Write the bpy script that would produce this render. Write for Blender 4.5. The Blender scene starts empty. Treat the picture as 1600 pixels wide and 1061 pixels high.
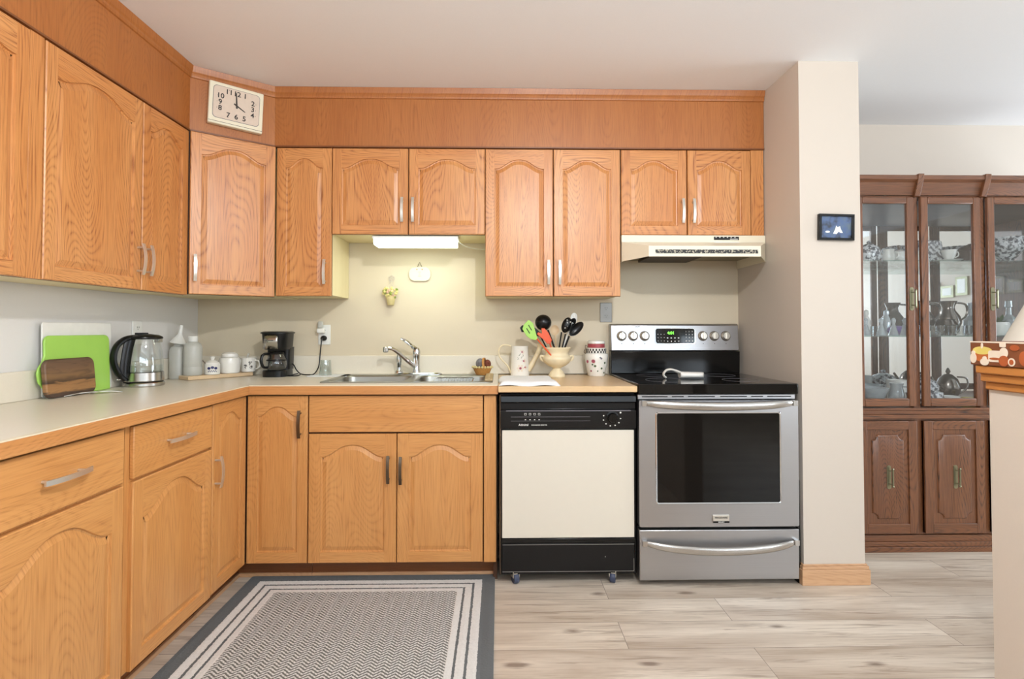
import bpy, math, random
from mathutils import Matrix, Vector
from mathutils.geometry import tessellate_polygon
random.seed(7)
C = bpy.context.scene.collection
S = bpy.context.scene
PI = math.pi

def hexc(h, a=1.0):
    h = h.lstrip('#')
    v = [int(h[i:i+2], 16)/255 for i in (0, 2, 4)]
    return tuple((c/12.92 if c <= .04045 else ((c+.055)/1.055)**2.4) for c in v) + (a,)

# ------------------------------------------------------------------ camera
cam_d = bpy.data.cameras.new('camera'); cam = bpy.data.objects.new('camera', cam_d); C.objects.link(cam)
cam.location = (0, -3.168, 1.1736)
cam.rotation_euler = (PI/2 + .0212, 0, -.0189)
cam_d.sensor_width = 36; cam_d.lens = 850/1600*36
cam_d.shift_x = (800-795.6)/1600; cam_d.shift_y = (496.5-530.5)/1600
cam_d.clip_start = .02
S.camera = cam

# ------------------------------------------------------------------ world, lights, exposure
w = bpy.data.worlds.new('world'); S.world = w; w.use_nodes = True
w.node_tree.nodes['Background'].inputs[0].default_value = (.80, .90, 1, 1)
w.node_tree.nodes['Background'].inputs[1].default_value = .8
S.view_settings.view_transform = 'Standard'; S.view_settings.look = 'None'
S.view_settings.gamma = 1; S.view_settings.use_curve_mapping = False
S.view_settings.exposure = 0.0

def light(name, typ, loc, rot, power, color, size=.1, sizey=None):
    d = bpy.data.lights.new(name, typ); o = bpy.data.objects.new(name, d); C.objects.link(o)
    o.location = loc; o.rotation_euler = rot; d.energy = power; d.color = color
    if typ == 'AREA':
        d.size = size
        if sizey: d.shape = 'RECTANGLE'; d.size_y = sizey
    else: d.shadow_soft_size = size
    return o
light('kitchen_ceiling_lamp', 'POINT', (.42, -2.75, 2.26), (0, 0, 0), 92, (1, 1, 1), .045)
light('kitchen_rear_fill', 'AREA', (.7, -5.12, 1.68), (PI/2+.95, 0, 0), 78, (.80, .91, 1), 3.5, 1.0)  # unseen source added to fill the kitchen and lift the ceiling
light('daylight_right_window', 'AREA', (4.93, -1.0, 1.35), (PI/2+.35, 0, PI/2), 66, (.80, .90, 1), 1.4, 1.6)
light('dining_rear_fill', 'AREA', (3.75, -5.12, 1.5), (PI/2+.3, 0, 0), 60, (.84, .92, 1), 1.9, 1.3)  # added source, brightens the dining end and the cabinet mirror
light('under_cabinet_tube', 'AREA', (-.43, -.24, 1.608), (0, 0, 0), 1.1, (.90, 1, .82), .42, .08)

# ------------------------------------------------------------------ materials
MATS = {}
class G:
    def __init__(s, name):
        s.m = bpy.data.materials.new(name); s.m.use_nodes = True; s.t = s.m.node_tree
        s.b = s.t.nodes['Principled BSDF']; s.out = s.t.nodes['Material Output']; MATS[name] = s.m
    def n(s, typ, ins=None, **kw):
        x = s.t.nodes.new(typ)
        for k, v in kw.items(): setattr(x, k, v)
        for k, v in (ins or {}).items():
            if isinstance(v, bpy.types.NodeSocket): s.t.links.new(v, x.inputs[k])
            else: x.inputs[k].default_value = v
        return x
    def math(s, op, a, b=0.0, c=None):
        d = {0: a, 1: b}
        if c is not None: d[2] = c
        return s.n('ShaderNodeMath', d, operation=op).outputs[0]
    def mix(s, f, a, b):
        x = s.n('ShaderNodeMix', {0: f, 6: a, 7: b}, data_type='RGBA'); return x.outputs[2]
    def ramp(s, f, stops):
        x = s.n('ShaderNodeValToRGB', {0: f}); e = x.color_ramp.elements
        while len(e) < len(stops): e.new(.5)
        for i, (p, c) in enumerate(stops): e[i].position = p; e[i].color = c
        return x.outputs[0]
    def set(s, **kw):
        for k, v in kw.items():
            k = k.replace('_', ' ')
            if isinstance(v, bpy.types.NodeSocket): s.t.links.new(v, s.b.inputs[k])
            else: s.b.inputs[k].default_value = v
        return s
    def bump(s, h, strength=.2, dist=.002):
        x = s.n('ShaderNodeBump', {'Height': h, 'Strength': strength, 'Distance': dist})
        s.t.links.new(x.outputs[0], s.b.inputs['Normal'])

def plain(name, col, rough=.5, metal=0, noise=.04, nscale=30, coat=0, bump=0, **kw):
    g = G(name); c = hexc(col)
    tc = g.n('ShaderNodeTexCoord').outputs['Object']
    nz = g.n('ShaderNodeTexNoise', {'Vector': tc, 'Scale': nscale, 'Detail': 3.0}).outputs[0]
    d = tuple(max(0, x*(1-noise*2)) for x in c[:3])+(1,); l = tuple(min(1, x*(1+noise)) for x in c[:3])+(1,)
    g.set(Base_Color=g.mix(nz, d, l), Roughness=rough, Metallic=metal, Coat_Weight=coat, **kw)
    if bump: g.bump(nz, bump)
    return g.m

def wood(name, base, light_, dark, horiz=False, rough=.38, fig=1.0, rings=52, pores=.9, coat=.22, xs=1.0):
    g = G(name)
    tc = g.n('ShaderNodeTexCoord').outputs['Object']
    sp = g.n('ShaderNodeSeparateXYZ', {0: tc}).outputs
    oi = g.n('ShaderNodeObjectInfo').outputs['Random']
    ac = g.math('ADD', sp[0], g.math('MULTIPLY', sp[1], 1.0)); al = sp[2]
    if horiz: ac, al = al, ac
    ac = g.math('ADD', ac, g.math('MULTIPLY', oi, 7.3))
    al = g.math('ADD', al, g.math('MULTIPLY', oi, 3.1))
    def vec(sa, sl, o=0.0):
        return g.n('ShaderNodeCombineXYZ', {0: g.math('MULTIPLY', ac, sa), 1: g.math('MULTIPLY', al, sl), 2: g.math('MULTIPLY_ADD', oi, 9.0, o)}).outputs[0]
    n1 = g.n('ShaderNodeTexNoise', {'Vector': vec(3.6*xs, .55), 'Scale': 1.0, 'Detail': 1.0, 'Roughness': .35}).outputs[0]
    ph = g.math('MULTIPLY', n1, rings*2.2)
    saw = g.math('FRACT', ph)
    ring = g.math('POWER', g.math('PINGPONG', g.math('MULTIPLY', saw, 2.0), 1.0), 2.6)
    n2 = g.n('ShaderNodeTexNoise', {'Vector': vec(300, 6), 'Scale': 1.0, 'Detail': 3.0, 'Roughness': .6}).outputs[0]
    n3 = g.n('ShaderNodeTexNoise', {'Vector': vec(9, 1.1, 4.0), 'Scale': 1.0, 'Detail': 3.0}).outputs[0]
    c0 = g.mix(g.ramp(n3, [(.3, (0, 0, 0, 1)), (.7, (1, 1, 1, 1))]), hexc(base), hexc(light_))
    pore = g.ramp(n2, [(.44, (0, 0, 0, 1)), (.62, (1, 1, 1, 1))])
    f = g.math('MULTIPLY', g.math('MULTIPLY', ring, g.math('MULTIPLY_ADD', pore, pores, 1-pores*.75)), .64*fig)
    f2 = g.math('ADD', f, g.math('MULTIPLY', pore, .24))
    f2 = g.n('ShaderNodeClamp', {0: f2}).outputs[0]
    g.set(Base_Color=g.mix(f2, c0, hexc(dark)), Roughness=rough, Coat_Weight=coat, Coat_Roughness=.34)
    g.bump(g.math('MULTIPLY', f2, -1.0), .12, .0008)
    return g.m

wood('oak_upper', '#c98548', '#d6995d', '#8c4b22')
wood('oak_upper_rail', '#c98548', '#d6995d', '#8c4b22', horiz=True)
wood('oak_base', '#cc8f50', '#d79e60', '#a1642f', fig=.55)
wood('oak_base_rail', '#cc8f50', '#d79e60', '#a1642f', horiz=True, fig=.5)
wood('oak_soffit', '#a8652f', '#b06f37', '#7d441b', fig=.55, pores=.8, rough=.45)
wood('oak_edge', '#c88a4f', '#cf945b', '#9b6230', horiz=True, fig=.6)
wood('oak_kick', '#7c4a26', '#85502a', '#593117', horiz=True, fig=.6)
wood('oak_baseboard', '#c59a72', '#cfa680', '#a1744e', horiz=True, fig=.5)
wood('oak_inner', '#e6d8ac', '#ecdfb6', '#d9c795', fig=.5, coat=0, rough=.5)
wood('walnut_case', '#71452a', '#805132', '#2e1a10', fig=1.2, rough=.3, coat=.3)
wood('walnut_case_rail', '#71452a', '#805132', '#2e1a10', horiz=True, fig=1.2, rough=.3, coat=.3)
wood('dark_inside', '#33231d', '#3d2a22', '#20130e', fig=.6, rough=.4)
plain('oak_cap_edge', '#b9793c', .35, noise=.06, nscale=12)
plain('wall_paint', '#cdc2b5', .62, noise=.012, nscale=200, bump=.02)
plain('wall_kitchen', '#d6c9b0', .55, noise=.012, nscale=200, bump=.02)
plain('wall_left_paint', '#e0dedb', .5, noise=.012, nscale=200, bump=.02)
plain('ceiling_paint', '#f3f4f5', .8, noise=.02, nscale=320, bump=.12)
plain('laminate', '#e4dccb', .30, noise=.03, nscale=300)
plain('laminate_edge', '#e3d9c0', .35)
plain('nickel', '#d9d5cc', .3, .8, noise=.03)
plain('nickel_dark', '#6f6153', .34, 1, noise=.03)
plain('chrome', '#d5d8da', .09, 1, noise=.01)
plain('black_gloss', '#090909', .14, noise=.02, Specular_IOR_Level=.35)
plain('black_glass', '#050505', .05, noise=.01, Specular_IOR_Level=.4)
plain('black_matte', '#0e0e0f', .4, noise=.05, Specular_IOR_Level=.3)
plain('gap_shadow', '#4a2b17', .7)  # dark brown behind the doors, stands in for shadow in the gaps
plain('black_plastic', '#0c0d0f', .28, noise=.04, Specular_IOR_Level=.35)
plain('white_plastic', '#e9e9e4', .35)
plain('frosted_plastic', '#dcdcd4', .35, noise=.03, Transmission_Weight=.35)
plain('white_ceramic', '#efece4', .15, coat=.5, noise=.015)
plain('cream_ceramic', '#ecdcb8', .4, noise=.06)
plain('bisque', '#dfd9cb', .35, noise=.01)
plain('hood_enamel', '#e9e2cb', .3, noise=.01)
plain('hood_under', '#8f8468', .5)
plain('filter_mesh', '#4a3c30', .6, .4, nscale=260, noise=.2)
plain('white_cloth', '#e8eaec', .9, noise=.03, nscale=120, bump=.3)
plain('lime', '#a2d35c', .32, noise=.04, nscale=8)
plain('orange_silicone', '#e2582a', .4)
plain('blue_ink', '#22265c', .4)
plain('rose_ink', '#a2485a', .4)
plain('green_ink', '#47603a', .4)
plain('grey_ink', '#6d6a70', .4)
plain('dark_ink', '#2b2621', .5)
plain('red_band', '#a3424a', .3)
plain('wicker', '#c48a45', .6, nscale=200, noise=.2, bump=.5)
plain('gold_cream', '#d9c98f', .5, noise=.1, nscale=80)
plain('leaf', '#8a9c46', .5)
plain('petal_yellow', '#e3d68c', .5)
plain('petal_pink', '#dfb79a', .5)
plain('grey_plate', '#96948f', .35, .3)
plain('clock_cream', '#e6dfc6', .35, noise=.02)
plain('clock_face', '#d7c6b4', .3, noise=.04, nscale=60)
plain('pewter', '#77716b', .22, 1)
plain('crystal', '#dfe6e8', .06, 0, noise=.1, nscale=60, Transmission_Weight=.55, coat=.6)
plain('violet', '#7a63a8', .4)
plain('navy', '#27346b', .35)
plain('brown_ceramic', '#4a3a31', .2, coat=.4)
plain('brass_old', '#8d8a70', .3, .9)
plain('blue_rubber', '#39435c', .5)
plain('lampshade', '#efe9dc', .8, noise=.01)
plain('terracotta', '#a8552c', .5)
plain('print_brown', '#7a4529', .4, noise=.1, nscale=14)
plain('print_yellow', '#d8c56a', .4)
plain('print_cream', '#e3d5c2', .4)
plain('copper_print', '#b4622f', .4)
plain('goose_grey', '#77767a', .8, noise=.12, nscale=90)
plain('goose_brown', '#7b3f2b', .8, noise=.15, nscale=90)
plain('bamboo', '#dcc09a', .45, nscale=14, noise=.08)
plain('maple_top', '#d9b98d', .3, noise=.05, nscale=9)
plain('sponge_beige', '#b39c74', .8, noise=.1, nscale=100)

def brushed(name, col, rough=.3, horiz=True):
    g = G(name); tc = g.n('ShaderNodeTexCoord').outputs['Object']
    mp = g.n('ShaderNodeMapping', {'Vector': tc, 'Scale': (3, 3, 400) if horiz else (400, 400, 3)}).outputs[0]
    nz = g.n('ShaderNodeTexNoise', {'Vector': mp, 'Scale': 1.0, 'Detail': 2.0}).outputs[0]
    c = hexc(col)
    g.set(Base_Color=g.mix(nz, tuple(x*.88 for x in c[:3])+(1,), c), Metallic=1.0, Roughness=g.math('MULTIPLY_ADD', nz, .12, rough-.06))
    return g.m
brushed('steel', '#b6b6b8', .34); brushed('steel_v', '#c6c4c0', .24, False); brushed('sink_steel', '#a09f98', .33)

def glass(name, tint=(1, 1, 1, 1), gloss=.12, col=(1, 1, 1, 1)):
    g = G(name)
    tr = g.n('ShaderNodeBsdfTransparent', {0: tint}).outputs[0]
    gl = g.n('ShaderNodeBsdfGlossy', {'Color': col, 'Roughness': .03}).outputs[0]
    lw = g.n('ShaderNodeLayerWeight', {'Blend': .35}).outputs[1]
    f = g.math('MULTIPLY_ADD', g.math('POWER', lw, 2.5), .75, gloss)
    mx = g.n('ShaderNodeMixShader', {0: f, 1: tr, 2: gl}).outputs[0]
    g.t.links.new(mx, g.out.inputs[0]); return g.m
glass('pane_glass', (.95, .97, .98, 1), .05)
glass('clear_glass', (.90, .93, .93, 1), .10)
glass('shelf_glass', (.70, .82, .80, 1), .10)
g = G('mirror'); g.set(Base_Color=(.92, .95, .97, 1), Metallic=1.0, Roughness=.02)

def emis(name, col, st):
    g = G(name); g.set(Base_Color=hexc(col), Emission_Color=hexc(col), Emission_Strength=st); return g.m
emis('tube_glow', '#f2ffe8', 2.9); emis('led_green', '#7dff4a', 1.6); emis('window_glow', '#e8f1ff', 1.0)

# floor planks
g = G('vinyl_planks')
tc = g.n('ShaderNodeTexCoord').outputs['Object']
mp = g.n('ShaderNodeMapping', {'Vector': tc, 'Location': (.31, .045, 0)}).outputs[0]
bk = g.n('ShaderNodeTexBrick', {'Vector': mp, 'Color1': (.0, .0, .0, 1), 'Color2': (1, 1, 1, 1), 'Mortar': (.5, .5, .5, 1), 'Scale': 1.0,
    'Mortar Size': .0012, 'Brick Width': 1.25, 'Row Height': .185, 'Bias': 0.0}, offset=.37, offset_frequency=2)
rnd = bk.outputs[0]; mort = bk.outputs[1]
sp = g.n('ShaderNodeSeparateXYZ', {0: tc}).outputs
def fv(sx, sy, k):
    return g.n('ShaderNodeCombineXYZ', {0: g.math('MULTIPLY_ADD', sp[0], sx, g.math('MULTIPLY', rnd, 13.0)), 1: g.math('MULTIPLY', sp[1], sy), 2: g.math('MULTIPLY_ADD', rnd, 11.0, k)}).outputs[0]
na = g.n('ShaderNodeTexNoise', {'Vector': fv(1.0, 7.0, 0.0), 'Scale': 1.0, 'Detail': 5.0, 'Roughness': .6, 'Distortion': .4}).outputs[0]
nb = g.n('ShaderNodeTexNoise', {'Vector': fv(5, 150, 3.0), 'Scale': 1.0, 'Detail': 3.0}).outputs[0]
nc = g.n('ShaderNodeTexNoise', {'Vector': fv(2.2, 34, 5.0), 'Scale': 1.0, 'Detail': 4.0, 'Roughness': .7, 'Distortion': .6}).outputs[0]
base = g.mix(g.ramp(na, [(.32, (0, 0, 0, 1)), (.68, (1, 1, 1, 1))]), hexc('#a79583'), hexc('#ded3c4'))
base = g.mix(g.math('MULTIPLY', rnd, .28), base, hexc('#d3c6b2'))
base = g.mix(g.math('MULTIPLY', g.ramp(nb, [(.45, (0, 0, 0, 1)), (.7, (1, 1, 1, 1))]), .26), base, hexc('#917d6c'))
base = g.mix(g.math('MULTIPLY', g.ramp(nc, [(.55, (0, 0, 0, 1)), (.68, (1, 1, 1, 1))]), .6), base, hexc('#7d6856'))
vo = g.n('ShaderNodeTexVoronoi', {'Vector': fv(2.0, 5.4, 0.0), 'Scale': 1.0, 'Randomness': 1.0}, voronoi_dimensions='2D')
gate = g.math('GREATER_THAN', g.n('ShaderNodeSeparateColor', {0: vo.outputs[1]}).outputs[0], .66)
kd = g.math('ADD', vo.outputs[0], g.math('MULTIPLY', g.math('SUBTRACT', nc, .5), .32))
base = g.mix(g.math('MULTIPLY', g.ramp(kd, [(.035, (1, 1, 1, 1)), (.10, (0, 0, 0, 1))]), g.math('MULTIPLY', gate, .7)), base, hexc('#5a4030'))
nd = g.n('ShaderNodeTexNoise', {'Vector': fv(1.3, 46, 8.0), 'Scale': 1.0, 'Detail': 5.0, 'Roughness': .65, 'Distortion': .9}).outputs[0]
base = g.mix(g.math('MULTIPLY', g.ramp(nd, [(.61, (0, 0, 0, 1)), (.67, (1, 1, 1, 1))]), .55), base, hexc('#6e5747'))
base = g.mix(g.math('MULTIPLY', mort, .75), base, hexc('#5c5046'))
g.set(Base_Color=base, Roughness=.42)
g.bump(g.math('MULTIPLY_ADD', mort, -1.0, g.math('MULTIPLY', nb, .15)), .25, .001)

# rug (object coordinates: centre origin, half sizes RX, RY)
RX, RY = .575, .85
g = G('rug_weave')
tc = g.n('ShaderNodeTexCoord').outputs['Object']
sp = g.n('ShaderNodeSeparateXYZ', {0: tc}).outputs
wob = g.n('ShaderNodeTexNoise', {'Vector': tc, 'Scale': 130.0}).outputs[0]
dx = g.math('SUBTRACT', RX, g.math('ABSOLUTE', sp[0])); dy = g.math('SUBTRACT', RY, g.math('ABSOLUTE', sp[1]))
d = g.math('ADD', g.math('MINIMUM', dx, dy), g.math('MULTIPLY_ADD', wob, .008, -.004))
DK, WH = hexc('#5a5e60'), hexc('#dfdedb')
zig = g.math('PINGPONG', g.math('ADD', sp[0], .002), .024)
k = g.math('FRACT', g.math('MULTIPLY', g.math('ADD', g.math('MULTIPLY', zig, .85), g.math('ADD', sp[1], g.math('MULTIPLY', wob, .006))), 62.0))
k2 = g.math('FRACT', g.math('MULTIPLY', sp[0], 84.0))
cen = g.math('MULTIPLY', g.ramp(k, [(.42, (0, 0, 0, 1)), (.58, (1, 1, 1, 1))]), 1.0)
cen = g.math('MULTIPLY', cen, g.ramp(k2, [(.0, (.25, .25, .25, 1)), (.3, (1, 1, 1, 1))]))
cc = g.mix(cen, hexc('#63635f'), hexc('#dfdedb'))
st = g.n('ShaderNodeValToRGB', {0: g.math('MULTIPLY', d, 5.0)}); e = st.color_ramp; e.interpolation = 'CONSTANT'
stops = [(0, DK), (.062, WH), (.096, DK), (.106, WH), (.136, DK), (.146, WH), (.170, hexc('#d6d2c8'))]
while len(e.elements) < len(stops): e.elements.new(.9)
for i, (p, c) in enumerate(stops): e.elements[i].position = p*5; e.elements[i].color = c
col = g.mix(g.math('GREATER_THAN', d, .172), st.outputs[0], cc)
col = g.mix(g.math('MULTIPLY', wob, .3), col, hexc('#6a6a68'))
g.set(Base_Color=col, Roughness=.95); g.bump(g.math('ADD', wob, k), .5, .003)

# walnut striped board, butcher tray
g = G('walnut_board'); tc = g.n('ShaderNodeTexCoord').outputs['Object']; sp = g.n('ShaderNodeSeparateXYZ', {0: tc}).outputs
nz = g.n('ShaderNodeTexNoise', {'Vector': g.n('ShaderNodeMapping', {'Vector': tc, 'Scale': (8, 8, 60)}).outputs[0], 'Scale': 1.0, 'Detail': 4.0, 'Distortion': 1.0}).outputs[0]
zz = g.math('MULTIPLY_ADD', nz, .03, sp[2])
st = g.ramp(g.math('MULTIPLY', zz, 6.0), [(.0, hexc('#4a3830')), (.20, hexc('#4f3c30')), (.23, hexc('#a0764a')), (.43, hexc('#966c42')), (.46, hexc('#4a3626')), (.56, hexc('#80603e')), (.76, hexc('#6e523c')), (1, hexc('#5c4636'))])
g.set(Base_Color=g.mix(g.math('MULTIPLY', g.ramp(nz, [(.5, (0, 0, 0, 1)), (.7, (1, 1, 1, 1))]), .5), st, hexc('#2a1b13')), Roughness=.45)

g = G('bronze_checks'); tc = g.n('ShaderNodeTexCoord').outputs['UV']
g.set(Base_Color=hexc('#333333'), Roughness=.4)

# picture: dusk-blue scene with pale flower shape
g = G('framed_photo'); tc = g.n('ShaderNodeTexCoord').outputs['Object']
nz = g.n('ShaderNodeTexNoise', {'Vector': tc, 'Scale': 22.0, 'Detail': 2.0}).outputs[0]
g.set(Base_Color=g.ramp(nz, [(.35, hexc('#30363f')), (.5, hexc('#4a5f86')), (.7, hexc('#5a6a78'))]), Roughness=.15)

# blue and white speckled china
g = G('china_print'); tc = g.n('ShaderNodeTexCoord').outputs['Object']
nz = g.n('ShaderNodeTexNoise', {'Vector': tc, 'Scale': 55.0, 'Detail': 2.0}).outputs[0]
g.set(Base_Color=g.ramp(nz, [(.45, hexc('#dcdcdc')), (.56, hexc('#55585f'))]), Roughness=.2, Coat_Weight=.4)
g = G('cutlery_pattern'); tc = g.n('ShaderNodeTexCoord').outputs['Object']
nz = g.n('ShaderNodeTexNoise', {'Vector': tc, 'Scale': 160.0, 'Detail': 1.0}).outputs[0]
g.set(Base_Color=g.ramp(nz, [(.56, hexc('#16130f')), (.62, hexc('#b8ae98'))]), Roughness=.4)

def mt(x): return MATS[x] if isinstance(x, str) else x

# ------------------------------------------------------------------ mesh builder (world coordinates)
WORLD = {}
def rz(a): return Matrix.Rotation(a, 4, 'Z')
class MB:
    def __init__(s, M=None): s.v = []; s.f = []; s.mi = []; s.M = M or Matrix(); s.cur = 0
    def add(s, vs, fs, mi=None):
        o = len(s.v); s.v += [s.M @ Vector(p) for p in vs]
        s.f += [tuple(i+o for i in f) for f in fs]; s.mi += [s.cur if mi is None else mi]*len(fs); return s
    def box(s, x0, x1, y0, y1, z0, z1, mi=None):
        v = [(x0, y0, z0), (x1, y0, z0), (x1, y1, z0), (x0, y1, z0), (x0, y0, z1), (x1, y0, z1), (x1, y1, z1), (x0, y1, z1)]
        return s.add(v, [(3, 2, 1, 0), (4, 5, 6, 7), (0, 1, 5, 4), (1, 2, 6, 5), (2, 3, 7, 6), (3, 0, 4, 7)], mi)
    def prism(s, poly, plane, d0, d1, mi=None):
        n = len(poly)
        def P(a, b, d): return {'xz': (a, d, b), 'xy': (a, b, d), 'yz': (d, a, b)}[plane]
        v = [P(a, b, d0) for a, b in poly]+[P(a, b, d1) for a, b in poly]
        ar = sum(poly[i][0]*poly[(i+1) % n][1]-poly[(i+1) % n][0]*poly[i][1] for i in range(n))
        fs = [tuple(range(n-1, -1, -1)), tuple(range(n, 2*n))]+[(i, (i+1) % n, n+(i+1) % n, n+i) for i in range(n)]
        flip = (ar > 0) == (d1 > d0)
        if plane == 'xz': flip = not flip
        if not flip: fs = [tuple(reversed(f)) for f in fs]
        return s.add(v, fs, mi)
    def lathe(s, prof, c=(0, 0, 0), seg=24, mi=None, a0=0, sx=1, sy=1, flute=0, fl=None):
        v = []; fs = []
        for j, (r, z) in enumerate(prof):
            for i in range(seg):
                a = a0+2*PI*i/seg; q = r
                if flute and fl[0] <= j <= fl[1]: q = r*(1+flute*(1 if i % 2 else -1))
                v.append((c[0]+q*math.cos(a)*sx, c[1]+q*math.sin(a)*sy, c[2]+z))
        for j in range(len(prof)-1):
            for i in range(seg):
                k = (i+1) % seg; fs.append((j*seg+i, j*seg+k, (j+1)*seg+k, (j+1)*seg+i))
        if prof[0][0] > 1e-5: fs.append(tuple(range(seg-1, -1, -1)))
        if prof[-1][0] > 1e-5: fs.append(tuple((len(prof)-1)*seg+i for i in range(seg)))
        return s.add(v, fs, mi)
    def tube(s, pts, r, seg=8, mi=None, closed=False, sq=None):
        pts = [Vector(p) for p in pts]; n = len(pts)
        rs = r if isinstance(r, (list, tuple)) else [r]*n
        v = []; fs = []; up = None
        for i, p in enumerate(pts):
            if closed: t = pts[(i+1) % n]-pts[i-1]
            else: t = pts[min(i+1, n-1)]-pts[max(i-1, 0)]
            t.normalize()
            if up is None:
                up = Vector((0, 0, 1)) if abs(t.z) < .9 else Vector((0, 1, 0))
            up = (up-t*up.dot(t)).normalized(); b = t.cross(up)
            for k in range(seg):
                a = 2*PI*k/seg+(PI/seg if seg == 4 else 0)
                ca, sa = math.cos(a), math.sin(a)
                if sq: ca *= sq[0]; sa *= sq[1]
                v.append(p+(up*ca+b*sa)*rs[i])
        m = n if closed else n-1
        for i in range(m):
            for k in range(seg):
                j = (i+1) % n; fs.append((i*seg+k, i*seg+(k+1) % seg, j*seg+(k+1) % seg, j*seg+k))
        if not closed: fs += [tuple(range(seg-1, -1, -1)), tuple((n-1)*seg+k for k in range(seg))]
        return s.add(v, fs, mi)
    def ball(s, c, r, seg=14, mi=None, sx=1, sy=1, sz=1):
        n = seg//2
        return s.lathe([(max(1e-6, r*math.sin(PI*j/n)), -r*sz*math.cos(PI*j/n)) for j in range(n+1)], c, seg, mi, sx=sx, sy=sy)
    def disc(s, c, nrm, w, h, mi=None, rot=0, n=12, th=.0006, poly=None):
        nrm = Vector(nrm).normalized(); up = Vector((0, 0, 1)) if abs(nrm.z) < .9 else Vector((0, 1, 0))
        r_ = up.cross(nrm).normalized(); u = nrm.cross(r_); c = Vector(c)
        pp = poly or [(math.cos(2*PI*k/n)*w/2, math.sin(2*PI*k/n)*h/2) for k in range(n)]
        q = []
        for a, b in pp:
            a, b = a*math.cos(rot)-b*math.sin(rot), a*math.sin(rot)+b*math.cos(rot)
            q.append((a, b))
        n = len(q)
        v = [c+r_*a+u*b+nrm*th for a, b in q]+[c+r_*a+u*b-nrm*.0002 for a, b in q]
        return s.add(v, [tuple(range(n))]+[(i, n+i, n+(i+1) % n, (i+1) % n) for i in range(n)], mi)
    def holes(s, outer, hs, z, th=.002, mi=None, down=False):
        """horizontal plate with holes, top at z"""
        loops = [[Vector((x, y, 0)) for x, y in outer]]+[[Vector((x, y, 0)) for x, y in h] for h in hs]
        flat = [p for l in loops for p in l]; tri = tessellate_polygon(loops)
        v = [(p.x, p.y, z) for p in flat]; fs = []
        for t in tri:
            a, b, c = [flat[i] for i in t]
            if (b-a).cross(c-a).z < 0: t = (t[0], t[2], t[1])
            fs.append(tuple(t))
        n = len(outer); o = len(v)
        v += [(x, y, z-th) for x, y in outer]
        fs += [(i, o+i, o+(i+1) % n, (i+1) % n) for i in range(n)]
        return s.add(v, fs, mi)
    def loft(s, loops, mi=None, cap0=True, cap1=True):
        n = len(loops[0]); v = [p for l in loops for p in l]; fs = []
        for j in range(len(loops)-1):
            for i in range(n):
                k = (i+1) % n; fs.append((j*n+i, j*n+k, (j+1)*n+k, (j+1)*n+i))
        if cap0: fs.append(tuple(range(n-1, -1, -1)))
        if cap1: fs.append(tuple((len(loops)-1)*n+i for i in range(n)))
        return s.add(v, fs, mi)
    def text(s, txt, size, c, right, up, mi=None, sx=1.0, th=.0004):
        cu = bpy.data.curves.new('t', 'FONT'); cu.body = txt; cu.size = size; cu.align_x = 'CENTER'; cu.align_y = 'CENTER'
        cu.resolution_u = 3; cu.offset = size*.018
        ob = bpy.data.objects.new('t', cu)
        me = bpy.data.meshes.new_from_object(ob)
        right = Vector(right).normalized(); up = Vector(up).normalized(); nn = right.cross(up); c = Vector(c)
        s.add([c+right*p.co.x*sx+up*p.co.y+nn*th for p in me.vertices], [tuple(p.vertices) for p in me.polygons], mi)
        bpy.data.objects.remove(ob); bpy.data.curves.remove(cu); bpy.data.meshes.remove(me)
        return s
    def obj(s, name, mats, parent=None, bevel=0, smooth=35, origin=None, solid=0, bseg=2, sub=0):
        me = bpy.data.meshes.new(name)
        if parent is not None: W = WORLD[parent.name].inverted()
        elif origin is not None: W = Matrix.Translation(Vector(origin)).inverted()
        else: W = Matrix()
        me.from_pydata([W @ p for p in s.v], [], s.f)
        if not isinstance(mats, (list, tuple)): mats = [mats]
        for m in mats: me.materials.append(mt(m))
        me.polygons.foreach_set('material_index', [min(i, len(mats)-1) for i in s.mi])
        me.update()
        o = bpy.data.objects.new(name, me); C.objects.link(o)
        if smooth:
            me.shade_smooth(); me.set_sharp_from_angle(angle=math.radians(smooth))
        if parent is not None: o.parent = parent; WORLD[o.name] = WORLD[parent.name]
        elif origin is not None: o.location = origin; WORLD[o.name] = Matrix.Translation(Vector(origin))
        else: WORLD[o.name] = Matrix()
        if solid:
            m = o.modifiers.new('solid', 'SOLIDIFY'); m.thickness = solid; m.offset = -1
        if sub:
            m = o.modifiers.new('sub', 'SUBSURF'); m.levels = sub; m.render_levels = sub
        if bevel:
            m = o.modifiers.new('bevel', 'BEVEL'); m.width = bevel; m.segments = bseg; m.limit_method = 'ANGLE'; m.angle_limit = math.radians(40)
            m.harden_normals = False
        return o

def thing(name, label, cat, loc, rot=0, group=None):
    o = bpy.data.objects.new(name, None); C.objects.link(o); o.location = loc; o.rotation_euler = (0, 0, rot)
    o.empty_display_size = .05
    o['label'] = label; o['category'] = cat
    if group: o['group'] = group
    WORLD[o.name] = Matrix.Translation(Vector(loc)) @ rz(rot)
    return o
def tag(o, label, cat, group=None):
    o['label'] = label; o['category'] = cat
    if group: o['group'] = group
    return o
def struct(o): o['kind'] = 'structure'; return o
def rrect(x0, x1, y0, y1, r, n=5):
    p = []
    for cx, cy, a in ((x1-r, y1-r, 0), (x0+r, y1-r, PI/2), (x0+r, y0+r, PI), (x1-r, y0+r, 1.5*PI)):
        for i in range(n+1): p.append((cx+r*math.cos(a+PI/2*i/n), cy+r*math.sin(a+PI/2*i/n)))
    return p
def arc(c, r, a0, a1, n, f=None):
    return [(c[0]+r*math.cos(a0+(a1-a0)*i/n), c[1]+r*math.sin(a0+(a1-a0)*i/n)) for i in range(n+1)]
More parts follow.
